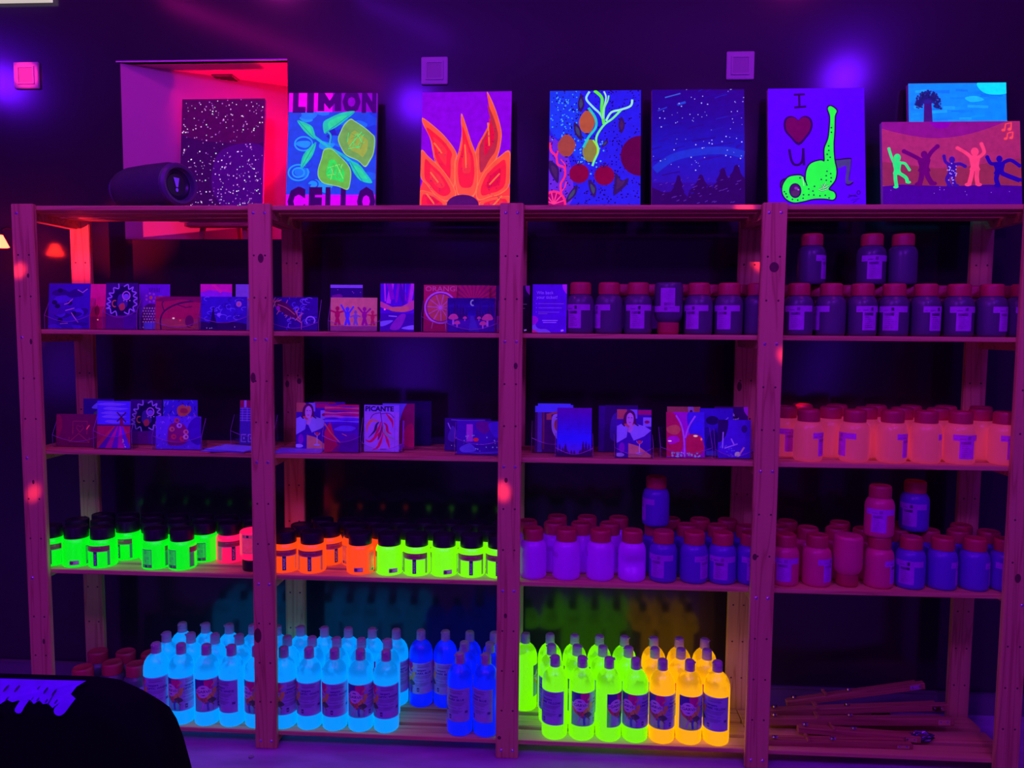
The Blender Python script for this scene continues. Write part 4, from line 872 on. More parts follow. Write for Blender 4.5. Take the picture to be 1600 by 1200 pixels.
# ------------------------------------------------------------------ wooden easels lying folded on the bottom right shelf
STEEL = mat('fitting_steel', (0.75, 0.7, 0.78), 0.12, 1.0, var=0.1)
def easel(p0, p1, label, hgt=0.022, dep=0.020, spread=0.012, z2=0.0):
    p0, p1 = Vector(p0), Vector(p1); d = p1 - p0; L = d.length
    t = thing('folded_easel', label, 'easel', p0, 0, 'folded wooden easels in a pile')
    q = d.to_track_quat('X', 'Z'); t.rotation_mode = 'QUATERNION'; t.rotation_quaternion = q
    box('leg', 0, L, -dep / 2, dep / 2, 0, hgt, WOODE, t, 0.0015)
    bm = bmesh.new(); add_box(bm, 0, L * .94, -0.007, 0.007, 0, 0.014, 0, Matrix.Translation((0.01, dep * .9, 0.002)) @ Matrix.Rotation(spread, 4, 'Z')); bm_obj('leg', bm, WOODE, t)
    box('crossbar', L * .28, L * .30, -dep * .6, dep * 1.4, hgt, hgt + 0.008, WOODE, t, 0.001)
    for f in (0.06, 0.46):
        bm = bmesh.new(); add_lathe(bm, [(0, 0.012), (0.004, 0.011), (0.006, 0.006), (0.0035, 0.003), (0.0035, -0.001)], 10, 0, Matrix.Translation((L * f, 0, hgt))); add_box(bm, -0.009, 0.009, -0.0012, 0.0012, 0.004, 0.012, 0, Matrix.Translation((L * f, 0, hgt)))
        bm_obj('wing_nut', bm, STEEL, t, 40)
    bm = bmesh.new(); add_box(bm, L - 0.05, L - 0.012, -dep / 2 - 0.0012, -dep / 2, 0.003, hgt - 0.003)
    for k in range(2): add_lathe(bm, [(0, 0.003), (0.003, 0.002), (0.003, 0)], 8, 0, Matrix.Translation((L - 0.042 + 0.022 * k, -dep / 2 - 0.001, hgt / 2)) @ Matrix.Rotation(math.pi / 2, 4, 'X'))
    bm_obj('metal_plate', bm, STEEL, t)
ZE = ZS[4] + 0.0005
easel((2.330, 0.052, ZE), (2.78, 0.060, ZE), 'folded easel lying lowest at the very front edge of the bottom shelf', 0.016)
easel((2.44, 0.096, ZE + 0.019), (2.82, 0.096, ZE + 0.001), 'short folded easel sloping down to the right near the front', 0.020)
easel((2.345, 0.140, ZE + 0.018), (2.945, 0.146, ZE + 0.036), 'longest folded easel across the middle of the pile', 0.024)
easel((2.36, 0.188, ZE + 0.022), (2.95, 0.196, ZE + 0.060), 'folded easel rising to the right, second from the back of the pile', 0.022)
easel((2.45, 0.240, ZE + 0.030), (2.90, 0.245, ZE + 0.108), 'steepest folded easel at the back, its end sticking up right', 0.022)

WRAP = mat('crumpled_wrap', (0.22, 0.18, 0.30), 0.10, 0.85, var=0.3, scale=60)
for x, y, z, s, lb in ((2.83, 0.104, 0.0005, 1.0, 'small crumpled shiny wrapper at the right end of the lowest easels'), (2.76, 0.236, 0.0005, 0.8, 'small crumpled shiny wrapper under the steepest easel')):
    bm = bmesh.new(); bmesh.ops.create_icosphere(bm, subdivisions=3, radius=0.5)
    for v in bm.verts:
        k = 1 + R2.uniform(-0.22, 0.22); v.co = Vector((v.co.x * 0.075 * k, v.co.y * 0.030 * k, max(0.0, (v.co.z + 0.42) * 0.030 * k))) * s
    tag(bm_obj('plastic_wrapper', bm, WRAP, loc=(x, y, ZE + z)), lb, 'wrapper')

# ------------------------------------------------------------------ black shirt over a chair back, front left
ch = thing('chair', 'dark chair hidden under the black shirt at lower left', 'chair', (0.70, -1.10, 0))
CHM = mat('chair_black', (0.03, 0.025, 0.03), 0.5)
for sx in (-0.11, 0.11):
    box('leg', sx - 0.012, sx + 0.012, -0.010, 0.014, 0, 0.742, CHM, ch, 0.002); box('leg', sx - 0.012, sx + 0.012, 0.25, 0.27, 0, 0.34, CHM, ch, 0.002)
box('seat', -0.13, 0.13, -0.01, 0.28, 0.34, 0.365, CHM, ch, 0.006); box('back_rail', -0.225, 0.225, -0.010, 0.014, 0.68, 0.742, CHM, ch, 0.005)
tee = thing('black_shirt', 'black shirt with glowing violet script print draped over a chair', 'shirt', (0.70, -1.10, 0))
outl = [(-0.37, 0.40), (-0.352, 0.56), (-0.335, 0.62), (-0.305, 0.715), (-0.24, 0.757), (-0.20, 0.7605), (0.0, 0.7615), (0.19, 0.7625), (0.235, 0.759), (0.275, 0.742), (0.305, 0.715), (0.322, 0.67), (0.338, 0.612), (0.358, 0.52), (0.375, 0.40)]
def hz(x):
    for (a, b), (c, d) in zip(outl, outl[1:]):
        if a <= x <= c: return b + (d - b) * (x - a) / (c - a)
    return 0.4
bm = bmesh.new(); nx = 60; rows = []
NR = 14
for i in range(nx + 1):
    x = -0.368 + 0.741 * i / nx; top = hz(x); col = []
    for s, yy in ((-1, -0.036), (1, 0.042)):
        for k in (range(NR) if s < 0 else range(NR - 1, -1, -1)):
            q = k / NR; z = 0.38 + (top - 0.38 - 0.004) * q
            w = 0.008 * math.sin(x * 26 + q * 3) * (1 - q) + 0.004 * math.sin(x * 61 + 2 * q)
            rr = 1 - max(0, (q - 0.9) / 0.1) ** 2 * 0.6
            col.append(bm.verts.new((x, 0.003 + (yy - 0.003) * rr + w, z)))
        if s < 0: col.append(bm.verts.new((x, 0.003, top)))
    rows.append(col)
for a, b in zip(rows, rows[1:]):
    for k in range(len(a) - 1): bm.faces.new((a[k], b[k], b[k + 1], a[k + 1]))
bmesh.ops.solidify(bm, geom=bm.faces[:], thickness=0.0015)
bm_obj('shirt_cloth', bm, mat('black_cotton', (0.010, 0.009, 0.012), 0.9, var=0.3, scale=500, spec=0.1), tee, 60)
A = Art(0.44, 0.068, 0.5, 0.001); vio = (84, 0, 255)
band = [(20, 80), (20, 44)]
for k, x in enumerate(range(28, 372, 9)): band.append((x, (40, 34, 41, 36, 42, 38)[k % 6] - (0 if k % 13 else 8)))
A.poly(band + [(376, 46), (384, 52), (388, 60), (400, 68), (396, 80)], vio)
for x, y, w_ in ((66, 26, 11), (150, 24, 10), (206, 20, 13), (300, 26, 12), (372, 30, 17)): A.line([(x + 14, 50), (x + 4, 34), (x, y)], w_, vio, curve=True, same=True); A.ell(x, y, w_ / 2, w_ / 2, vio, same=True)
for x in range(34, 372, 17): A.ell(x, 54 + (x % 3), 2.2, 4.4, (14, 0, 44), 0.0, rot=-0.5); A.ell(x + 8, 43, 1.4, 3.2, (14, 0, 44), 0.0, rot=-0.5, same=True)
for x in (120, 196, 258, 318, 352): A.line([(x, 38), (x + 5, 52)], 2, (14, 0, 44), 0.0, same=True)
A.rect(212, 18, 244, 27, (44, 0, 140), same=True); A.rect(250, 18, 272, 27, (44, 0, 140), same=True)
o = A.bake('script_print', tee)
for v in o.data.vertices:
    x, z = v.co.x + 0.008, v.co.z + 0.695; top = hz(x); q = min(1.0, (z - 0.38) / (top - 0.384)); rr = 1 - max(0, (q - 0.9) / 0.1) ** 2 * 0.6
    w = 0.008 * math.sin(x * 26 + q * 3) * (1 - q) + 0.004 * math.sin(x * 61 + 2 * q)
    v.co = (x, 0.003 - 0.039 * rr + w - 0.0035 + v.co.y, min(z, top - 0.0006))
# ------------------------------------------------------------------ art cards in clear holders on the middle shelves
CARDE = mat('card_edge', (0.55, 0.5, 0.6), 0.7, var=0.05)
def acrylic():
    m, nt, b = nmat('clear_acrylic'); out = nt.nodes['Material Output']; nt.nodes.remove(b)
    t = nt.nodes.new('ShaderNodeBsdfTransparent'); t.inputs[0].default_value = (0.93, 0.93, 0.96, 1)
    g = nt.nodes.new('ShaderNodeBsdfGlossy'); g.inputs['Roughness'].default_value = 0.06
    tc = nt.nodes.new('ShaderNodeTexCoord'); nz = nt.nodes.new('ShaderNodeTexNoise'); nz.inputs['Scale'].default_value = 30; nt.links.new(tc.outputs['Object'], nz.inputs['Vector'])
    mr = nt.nodes.new('ShaderNodeMapRange'); mr.inputs[3].default_value = 0.04; mr.inputs[4].default_value = 0.09; nt.links.new(nz.outputs['Fac'], mr.inputs[0])
    mx = nt.nodes.new('ShaderNodeMixShader'); nt.links.new(mr.outputs[0], mx.inputs[0]); nt.links.new(t.outputs[0], mx.inputs[1]); nt.links.new(g.outputs[0], mx.inputs[2]); nt.links.new(mx.outputs[0], out.inputs[0])
    return m
ACR = acrylic(); RIM_GLINT = mat('acrylic_edge_glint', (0.45, 0.40, 0.55), 0.25, var=0.05)  # pale edge strips: light caught by the acrylic put into their colour
def holder(x, y, z, w, label, lip=0.052, back=0.10, dep=0.030, rotz=0.0):
    """clear leaflet holder; the card leans inside it. y = where the card stands"""
    t = thing('card_holder', label, 'card holder', (x, y, z + 0.0002), D(rotz), 'clear acrylic card holders')
    f, bk = -0.0065, dep; W = w / 2 + 0.004
    box('base', -W, W, f, bk, 0, 0.0018, ACR, t)
    n = 14; top = [(-W + 2 * W * k / n, lip - (0.020 * math.sin(math.pi * k / n) if 0 < k < n else 0)) for k in range(n + 1)]
    bm = bmesh.new(); a = [bm.verts.new((px_, f - 0.0018, q)) for px_, q in [(-W, 0)] + top + [(W, 0)]]; bm.faces.new(a); bmesh.ops.solidify(bm, geom=bm.faces[:], thickness=0.0016); fr = bm_obj('front_panel', bm, ACR, t)
    bm = bmesh.new(); add_tube(bm, [(px_, f - 0.0012, q) for px_, q in top], 0.0009, 5); bm_obj('rim_glint', bm, RIM_GLINT, fr)
    for s in (-1, 1):
        bm = bmesh.new(); a = [bm.verts.new((s * W, yy, q)) for yy, q in ((f, 0.0018), (f, lip), (bk - 0.004, back), (bk, back), (bk, 0.0018))]; bm.faces.new(a); bmesh.ops.solidify(bm, geom=bm.faces[:], thickness=0.0014); sp_ = bm_obj('side_panel', bm, ACR, t)
        bm = bmesh.new(); add_tube(bm, [(s * W, f, 0.002), (s * W, f, lip), (s * W, bk - 0.004, back)], 0.0008, 5); bm_obj('rim_glint', bm, RIM_GLINT, sp_)
    box('back_panel', -W, W, bk, bk + 0.0016, 0, back, ACR, t)
def card(art, label, x, y, z, lean=5.0, rotz=0.0, n=1, name='art_card'):
    t = thing(name, label, 'card', (x, y, z + 0.0025), 0)
    t.rotation_euler = (D(-lean), 0, D(rotz))
    box('card_sheet', -art.W / 2, art.W / 2, 0, 0.0014, 0, art.H, CARDE, t)
    art.bake('printed_picture', t)
    return t
def P(bg, a=0.2): return Art(0.105, 0.148, a, 0.001).rect(0, 0, 105, 148, bg)
def Ls(bg, a=0.2): return Art(0.148, 0.105, a, 0.001).rect(0, 0, 148, 105, bg)
def zig(A, pts, amp, w, col, n=9):
    out = []
    for k in range(n * 2 + 1):
        q = k / (n * 2) * (len(pts) - 1); i = min(int(q), len(pts) - 2); f = q - i
        ax, ay = pts[i]; bx, by = pts[i + 1]; d = math.hypot(bx - ax, by - ay) or 1; s = amp if k % 2 else -amp
        out.append((ax + (bx - ax) * f - (by - ay) / d * s, ay + (by - ay) * f + (bx - ax) / d * s))
    A.line(out, w, col, curve=True)
Z1, Z2 = ZS[1], ZS[2]; R3 = random.Random(5); rv = lambda a, b: R3.uniform(a, b)
# ---- first bay, upper card shelf
A = Art(0.137, 0.145, 0.22, 0.001); A.rect(0, 0, 137, 145, (40, 2, 170))
for _ in range(16): x, y = rv(0, 137), rv(0, 145); A.blob([(x + rv(10, 34) * math.cos(t), y + rv(5, 16) * math.sin(t)) for t in (0, 1.2, 2.4, 3.6, 4.8)], R3.choice([(34, 0, 140), (50, 6, 195), (44, 2, 160), (30, 0, 120)]))
for x, y in ((38, 122), (30, 72), (20, 84), (70, 82), (84, 50), (40, 28)): A.ell(x, y, 9, 7, (14, 0, 60))
for p in ([(95, 125), (112, 116), (128, 128)], [(52, 78), (66, 82), (80, 96)], [(56, 58), (86, 66)], [(76, 52), (84, 40), (100, 20)], [(40, 16), (66, 18)]): A.line(p, 3, (128, 70, 190))
card(A, 'square blue card with dark fish-like blotches at far left', 0.106, 0.052, Z1, 6)
holder(0.106, 0.052, Z1, 0.14, 'clear holder under the square blue card at far left', 0.045)
A = P((235, 5, 150), 0.3); A.rect(0, 0, 105, 74, (170, 5, 110)); A.rect(0, 0, 105, 40, (120, 0, 110)); A.ell(64, 60, 8, 16, (90, 0, 60)); A.line([(64, 20), (64, 80)], 3, (100, 0, 50)); A.ell(66, 30, 3, 2, (255, 140, 160), 0.6)
card(A, 'hot-pink sunset card peeking out beside the square blue card', 0.128, 0.150, Z1, 3)
def zigcard():
    A = P((40, 0, 120), 0.18); A.rect(0, 0, 105, 44, (70, 0, 130)); A.rect(60, 0, 105, 48, (60, 0, 150))
    A.blob([(20, 50), (24, 110), (50, 138), (84, 126), (92, 80), (78, 50), (50, 44)], (14, 0, 40)); A.blob([(38, 78), (44, 110), (66, 108), (72, 76), (54, 66)], (44, 10, 150)); A.ring(68, 108, 12, 13, 4, (150, 60, 230)); A.ell(68, 106, 9, 8, (90, 40, 235)); A.ring(30, 82, 8, 10, 4, (170, 60, 70), a0=60, a1=300); A.dots([(60, 92), (70, 90), (80, 92)], 2, (190, 160, 255)); A.blob([(44, 76), (60, 84), (64, 66), (50, 60)], (130, 20, 80))
    zig(A, [(46, 142), (18, 118), (10, 88), (8, 62), (40, 48)], 6, 4, (112, 84, 255), 7); zig(A, [(62, 142), (92, 128), (99, 100), (97, 66), (64, 50)], 6, 4, (112, 84, 255), 7)
    return A
card(zigcard(), 'dark card with a pale zigzag frame, upper shelf', 0.261, 0.082, Z1, 5)
holder(0.261, 0.082, Z1, 0.105, 'clear holder around the zigzag card, upper shelf', 0.06)
A = P((84, 6, 205), 0.22); A.dots([(40 + 16 * math.cos(t), 104 + 14 * math.sin(t), 4) for t in [k * .9 for k in range(7)]], 4, (150, 40, 190)); A.ell(40, 104, 6, 6, (200, 60, 60)); A.ell(72, 104, 9, 9, (70, 40, 235)); A.ell(72, 104, 4, 4, (20, 0, 90))
for k in range(7): A.line([(38 + k * 5, 122), (34 + k * 6, 136)], 2, (40, 0, 120), same=k > 0)
A.blob([(10, 0), (12, 60), (30, 82), (60, 80), (76, 50), (70, 0)], (60, 0, 110)); A.dots([(14 + 9 * i + (j % 2) * 4, 6 + j * 9, 3) for i in range(7) for j in range(8)], 3, (170, 110, 225)); A.rect(16, 0, 62, 22, (70, 40, 240))
card(A, 'violet card with flower eyes above a checkered vase', 0.335, 0.150, Z1, 3)
A = Ls((120, 4, 66), 0.15); A.rect(0, 0, 148, 34, (112, 20, 60)); A.line([(20, 0), (18, 34), (34, 62), (80, 84), (140, 92)], 5, (40, 0, 45), curve=True); A.line([(30, 58), (22, 84), (40, 98)], 3, (40, 0, 45), curve=True); A.line([(70, 80), (100, 70), (120, 74)], 2.5, (40, 0, 45)); A.ell(112, 26, 14, 20, (70, 0, 60)); A.ell(60, 36, 4, 2.4, (240, 200, 220), 0.7); A.ell(82, 30, 3, 3, (230, 50, 50), 0.6)
A.blob([(0, 92), (40, 105), (148, 105), (148, 86), (90, 96), (40, 90)], (90, 0, 60)); A.line([(50, 12), (90, 16), (130, 8)], 2, (150, 60, 70))
card(A, 'red landscape card with a black bending tree', 0.458, 0.062, Z1, 5)
holder(0.458, 0.062, Z1, 0.148, 'clear holder under the red bending-tree card', 0.03)
A = Ls((36, 4, 185), 0.22)
for _ in range(26): x, y = rv(5, 143), rv(35, 100); A.ring(x, y, rv(6, 16), rv(4, 8), 2, R3.choice([(70, 40, 235), (84, 60, 245), (28, 0, 140)]), a0=rv(0, 120), a1=rv(200, 360), n=12)
A.ell(122, 82, 9, 9, (130, 70, 200)); A.ell(122, 82, 4, 4, (170, 80, 110)); A.ell(58, 48, 6, 6, (100, 70, 250)); A.blob([(-4, 0), (0, 26), (40, 20), (90, 26), (150, 18), (150, -4)], (30, 0, 90)); A.poly([(26, 4), (34, 40), (40, 76), (46, 40), (56, 6)], (16, 0, 60)); A.dots([(20, 6), (30, 5), (36, 6), (110, 10)], 1.4, (190, 150, 250), 0.6)
card(A, 'blue landscape card with pale swirls and a dark pointed tree', 0.612, 0.052, Z1, 5)
holder(0.612, 0.052, Z1, 0.150, 'clear holder with a curved front below the blue swirl card', 0.045)
A = P((110, 10, 225), 0.3); A.poly([(0, 148), (0, 120), (30, 128), (105, 120), (105, 148)], (215, 5, 175)); A.line([(40, 148), (70, 122)], 10, (250, 10, 170))
card(A, 'card with a bright pink and violet top behind the swirl card', 0.556, 0.120, Z1, 4)
A = P((100, 60, 215), 0.25); A.rect(30, 96, 105, 102, (170, 30, 70)); A.ell(70, 104, 10, 8, (200, 80, 40)); A.blob([(48, 96), (70, 112), (96, 96)], (170, 20, 60))
card(A, 'lilac card with a small red pagoda behind the swirl card', 0.672, 0.122, Z1, 4)
# ---- first bay, lower card shelf
A = Ls((74, 0, 62), 0.12); A.line([(44, 30), (44, 14), (112, 14), (112, 30)], 1.6, (175, 20, 70)); A.line([(44, 14), (76, 42), (112, 14)], 1.6, (160, 20, 70)); A.line([(56, 40), (56, 82), (104, 82), (104, 40)], 1.6, (160, 20, 75)); A.line([(80, 46), (68, 60), (72, 70), (80, 64), (88, 70), (92, 60), (80, 46)], 1.6, (150, 10, 80)); A.line([(102, 56), (112, 70)], 3, (240, 40, 90), 0.6); A.blob([(0, 20), (20, 60), (14, 100), (-5, 90)], (100, 0, 60))
card(A, 'dark red card with a line-drawn envelope and heart', 0.110, 0.072, Z2, 5)
holder(0.110, 0.072, Z2, 0.152, 'clear holder around the red envelope card', 0.04)
A = P((30, 0, 120), 0.2); A.blob([(30, 120), (60, 140), (92, 124), (80, 116), (40, 114)], (70, 50, 230)); A.line([(62, 118), (66, 84)], 3, (130, 110, 240)); A.blob([(36, 100), (50, 108), (56, 92), (40, 88)], (40, 60, 60)); A.line([(50, 90), (80, 106)], 4, (120, 110, 230))
card(A, 'dark card with a blue umbrella shape behind the envelope card', 0.130, 0.152, Z2, 3)
A = Art(0.110, 0.152, 0.25, 0.001); A.rect(0, 74, 110, 152, (52, 14, 238)); A.rect(0, 0, 110, 76, (120, 0, 90))
for y in (84, 100, 112, 126, 140): A.blob([(rv(-10, 30), y), (40, y + 7), (80, y + 4), (rv(90, 120), y + 2), (60, y - 4)], (84, 44, 255))
for k, c in enumerate([(130, 10, 60), (60, 0, 170), (140, 0, 150), (70, 0, 190), (160, 0, 170), (70, 10, 230), (150, 5, 60)]): A.poly([(-20 + k * 22, -2), (4 + k * 22, -2), (64 + k * 4, 74), (58 + k * 4, 74)], c, same=k > 0)
A.rect(0, 72, 110, 76, (50, 0, 60)); A.poly([(74, 74), (78, 100), (84, 100), (88, 74)], (90, 0, 50)); A.line([(66, 116), (96, 84)], 4, (50, 0, 60)); A.line([(66, 86), (96, 116)], 4, (50, 0, 60)); A.dots([(90 + rv(-6, 8), rv(4, 30)) for _ in range(10)], 1.4, (200, 110, 190), 0.6)
card(A, 'card with a windmill over purple and red flower fields', 0.244, 0.048, Z2, 4)
holder(0.246, 0.048, Z2, 0.118, 'clear holder with tall sides around the windmill card', 0.06, 0.12)
card(zigcard(), 'dark card with a pale zigzag frame, lower shelf, behind the windmill', 0.300, 0.140, Z2, 3)
A = Art(0.118, 0.148, 0.22, 0.001); A.rect(0, 0, 118, 148, (44, 10, 205))
for _ in range(44): x, y = rv(0, 118), rv(60, 146); A.line([(x, y), (x + rv(-9, 9), y + rv(5, 14))], 2.4, R3.choice([(96, 70, 250), (110, 40, 190), (24, 0, 120), (80, 60, 255)]))
A.blob([(52, 100), (50, 122), (68, 132), (80, 126), (94, 128), (96, 112), (80, 96), (66, 92)], (150, 52, 50)); A.blob([(60, 106), (64, 120), (82, 118), (84, 106)], (120, 10, 80))
card(A, 'blue leafy card with an orange-red flower', 0.412, 0.150, Z2, 3)
A = Ls((64, 14, 220), 0.22)
for _ in range(70): x, y = rv(0, 148), rv(0, 105); A.line([(x, y), (x + rv(-5, 5), y + rv(2, 7))], 2, R3.choice([(100, 60, 245), (50, 0, 150), (120, 70, 245), (70, 20, 200)]))
A.blob([(104, 60), (120, 95), (148, 98), (148, 20), (118, 26)], (44, 0, 175)); A.blob([(40, 20), (44, 70), (60, 84), (92, 80), (110, 44), (96, 18), (66, 12)], (90, 0, 110))
for x, y, c in ((54, 64, (180, 50, 120)), (78, 76, (120, 80, 230)), (100, 56, (170, 60, 150)), (60, 40, (150, 10, 50)), (88, 34, (150, 10, 60)), (100, 40, (170, 90, 210)), (70, 92, (130, 20, 110))): A.ell(x, y, 9, 8, c); A.ell(x + 1, y, 4, 4, (90, 10, 90))
card(A, 'violet landscape card with a bouquet of red flowers', 0.455, 0.052, Z2, 4)
holder(0.455, 0.052, Z2, 0.154, 'clear holder with curved front below the bouquet card', 0.046)
A = P((50, 10, 165), 0.2)
A.rect(0, 124, 105, 148, (110, 0, 70)); A.rect(14, 124, 22, 148, (120, 80, 240)); A.rect(40, 124, 50, 148, (120, 80, 240), same=True)
for k in range(6): A.rect(0, 80 + k * 8, 105, 81.6 + k * 8, (110, 80, 245), same=True); A.rect(8 + k * 16, 78, 9.6 + k * 16, 124, (110, 80, 245), same=True)
for x in (6, 30, 54): A.line([(x + 16, 10), (x, 10), (x, 34), (x + 16, 34)], 3, (120, 90, 245)); A.ell(x + 9, 22, 3, 4, (120, 90, 245))
card(A, 'card with a gridded facade beside the second upright', 0.660, 0.165, Z2, 5)
holder(0.655, 0.165, Z2, 0.14, 'clear holder behind the loose flyers, left bay', 0.05)
def flyer(x, y, z, rot, c, label):
    t = thing('flyer', label, 'flyer', (x, y, z), D(rot), 'loose flyers lying on the shelf'); box('sheet', -0.074, 0.074, -0.05, 0.05, 0, 0.0016, CARDE, t)
    A = Ls(c, 0.25)
    for _ in range(26): px_, py_ = rv(4, 140), rv(4, 98); A.line([(px_, py_), (px_ + rv(4, 18), py_ + rv(-4, 4))], 3, R3.choice([(110, 80, 250), (60, 10, 190), (150, 10, 120), (90, 50, 240)]))
    o = A.bake('print', t); o.rotation_euler = (-math.pi / 2, 0, 0); o.location = (0, -0.0525, 0.0017)
flyer(0.615, 0.075, Z2 + 0.0003, -6, (70, 30, 225), 'lowest loose flyer lying flat before the second upright'); flyer(0.640, 0.072, Z2 + 0.0022, 9, (60, 20, 205), 'middle loose flyer in the flat pile, left bay'); flyer(0.628, 0.078, Z2 + 0.0042, -14, (80, 44, 235), 'topmost loose flyer of the flat pile, left bay')
flyer(0.845, 0.075, Z2 + 0.0003, 6, (76, 20, 200), 'loose flyer lying flat at the left of the second bay')
# ---- second bay, upper card shelf
A = Ls((30, 0, 140), 0.2); 
for _ in range(40): x, y = rv(40, 148), rv(4, 104); A.ring(x, y, rv(5, 14), rv(4, 9), 2.2, R3.choice([(60, 20, 225), (84, 50, 245), (26, 0, 120)]), a0=rv(0, 90), a1=rv(160, 320), n=10)
for _ in range(46): q = rv(0, 1); x, y = 4 + q * 96, 92 - q * 66; A.line([(x + rv(-8, 8), y + rv(-8, 8)), (x + rv(-26, 26), y + rv(-26, 26))], 2.6, R3.choice([(180, 70, 140), (150, 40, 130), (120, 20, 110), (170, 90, 170)]))
A.blob([(12, 86), (40, 90), (72, 64), (84, 40), (60, 44), (30, 62)], (58, 0, 40)); A.line([(20, 82), (50, 70), (76, 50)], 3, (140, 60, 110), curve=True); A.ell(22, 70, 6, 8, (140, 0, 200), 0.5); A.ring(126, 32, 14, 12, 4, (110, 90, 255), a0=-40, a1=230)
card(A, 'landscape card with a pink feathery eye among blue swirls', 0.835, 0.062, Z1, 5)
holder(0.835, 0.062, Z1, 0.152, 'clear holder around the feathery eye card', 0.03)
A = P((30, 0, 118), 0.2); A.rect(0, 138, 105, 148, (110, 80, 235)); A.dots([(24, 132), (72, 126), (76, 122), (98, 124)], 1.5, (170, 70, 190)); A.blob([(4, 112), (30, 118), (40, 110), (20, 106)], (84, 0, 150))
card(A, 'dark night card with a pale top edge behind the dancers', 0.982, 0.130, Z1, 3)
A = Ls((190, 84, 120), 0.3); A.rect(0, 0, 148, 16, (110, 30, 130))
_A, A_ = A, A
def mini(x, h, c, up):
    A_.line([(x, 18 + h * .4), (x - h * .1, 18)], h * .13, c, 0.3); A_.line([(x, 18 + h * .4), (x + h * .12, 18)], h * .13, c, 0.3); A_.ell(x, 18 + h * .52, h * .13, h * .2, c, 0.3); A_.ell(x, 18 + h * .82, h * .1, h * .11, c, 0.3)
    A_.line([(x - h * .08, 18 + h * .62), (x - h * .34, 18 + h * (.62 + up))], h * .09, c, 0.3); A_.line([(x + h * .08, 18 + h * .62), (x + h * .32, 18 + h * (.62 + up * .8))], h * .09, c, 0.3)
for x, h, c, u_ in ((22, 64, (130, 0, 50), .1), (54, 62, (50, 20, 235), .42), (80, 50, (84, 50, 190), -.1), (108, 62, (112, 0, 140), .3), (134, 50, (140, 8, 50), .05)): mini(x, h, c, u_)
card(A, 'salmon landscape card with a row of small dancing figures', 1.024, 0.062, Z1, 5)
holder(1.028, 0.062, Z1, 0.156, 'clear holder around the salmon dancing card', 0.035)
A = P((56, 0, 200), 0.3)
for k in range(16): x = rv(0, 105); A.line([(x, 148), (x + rv(-14, 14), rv(80, 100))], rv(5, 14), R3.choice([(70, 20, 240), (100, 0, 190), (140, 20, 210), (50, 0, 170), (90, 50, 250)]))
A.blob([(0, 92), (20, 84), (50, 72), (80, 84), (105, 96), (105, 70), (70, 60), (30, 66), (0, 76)], (180, 40, 150)); A.blob([(24, 72), (50, 76), (90, 76), (80, 62), (40, 62)], (200, 80, 110)); A.rect(0, 0, 105, 56, (46, 0, 165)); A.blob([(30, 10), (60, 50), (80, 50), (60, 8)], (100, 10, 180)); A.blob([(0, 30), (40, 34), (20, 20), (0, 16)], (90, 70, 230)); A.blob([(66, 10), (105, 20), (105, 6)], (100, 80, 240)); A.line([(26, 48), (52, 46)], 3, (120, 100, 245)); A.ell(14, 68, 3, 3, (255, 60, 220), 0.8)
card(A, 'tall card with a violet aurora over a lake', 1.165, 0.045, Z1, 3)
A = P((130, 4, 60), 0.2); A.text('ORANGE', 4, 128, 16, (200, 80, 150), wmax=110); A.ell(54, 76, 50, 50, (96, 0, 120), n=30); A.ring(54, 76, 49, 49, 5, (180, 90, 240), n=36); A.ell(54, 76, 43, 43, (170, 46, 55), n=30)
for k in range(11): t = k * math.pi * 2 / 11 + .2; A.line([(54, 76), (54 + 43 * math.cos(t), 76 + 43 * math.sin(t))], 2.6, (190, 80, 190), same=k > 0)
A.ell(54, 76, 5, 5, (170, 80, 240)); A.line([(30, 30), (26, 10)], 3, (190, 70, 160)); A.line([(70, 28), (72, 8)], 3, (190, 70, 160)); A.blob([(86, 86), (96, 92), (98, 76), (90, 74)], (150, 140, 60), 0.4)
card(A, 'red card with a big sliced orange and lettering', 1.290, 0.100, Z1, 5)
holder(1.290, 0.100, Z1, 0.106, 'clear holder around the sliced orange card', 0.05)
def sunburst():
    A = P((128, 8, 66), 0.2)
    for k in range(13): t = math.radians(8 + k * 14); A.poly([(54, 92), (54 + 120 * math.cos(t), 92 + 120 * math.sin(t)), (54 + 120 * math.cos(t + .11), 92 + 120 * math.sin(t + .11))], (110, 0, 95), same=k > 0)
    A.ell(54, 96, 14, 10, (165, 40, 60)); return A
card(sunburst(), 'front reddish sunburst card behind the mushroom card', 1.392, 0.118, Z1, 4)
card(sunburst(), 'rear reddish sunburst card, set a little to the right', 1.412, 0.140, Z1, 2)
A = Ls((44, 2, 150), 0.2)
for k in range(9): A.rect(0, 105 - k * 7, 148, 105 - k * 7 + 7.2, (40 - k, 4, int(165 + k * 5)), same=True)
for x in list(range(4, 62, 9)) + list(range(92, 146, 9)): fir(A, x, 38, rv(24, 60), 16, (28, 0, 96))
A.poly([(66, 0), (72, 50), (80, 50), (100, 0)], (44, 14, 165)); A.ring(78, 90, 6, 8, 3.4, (150, 120, 230), 0.5, a0=70, a1=300)
for x, y, s in ((18, 42, 1.4), (30, 26, .9), (124, 40, 1.6), (110, 24, 1.0), (54, 42, .6), (98, 42, .6)): A.line([(x, y - 14 * s), (x, y)], 4 * s, (150, 80, 200)); A.blob([(x - 11 * s, y), (x - 4 * s, y + 9 * s), (x + 6 * s, y + 9 * s), (x + 11 * s, y), (x, y - 3 * s)], (190, 30, 140))
card(A, 'dark blue landscape card with moon and pink mushrooms', 1.395, 0.052, Z1, 4)
holder(1.398, 0.052, Z1, 0.152, 'clear holder around the mushroom card', 0.03)
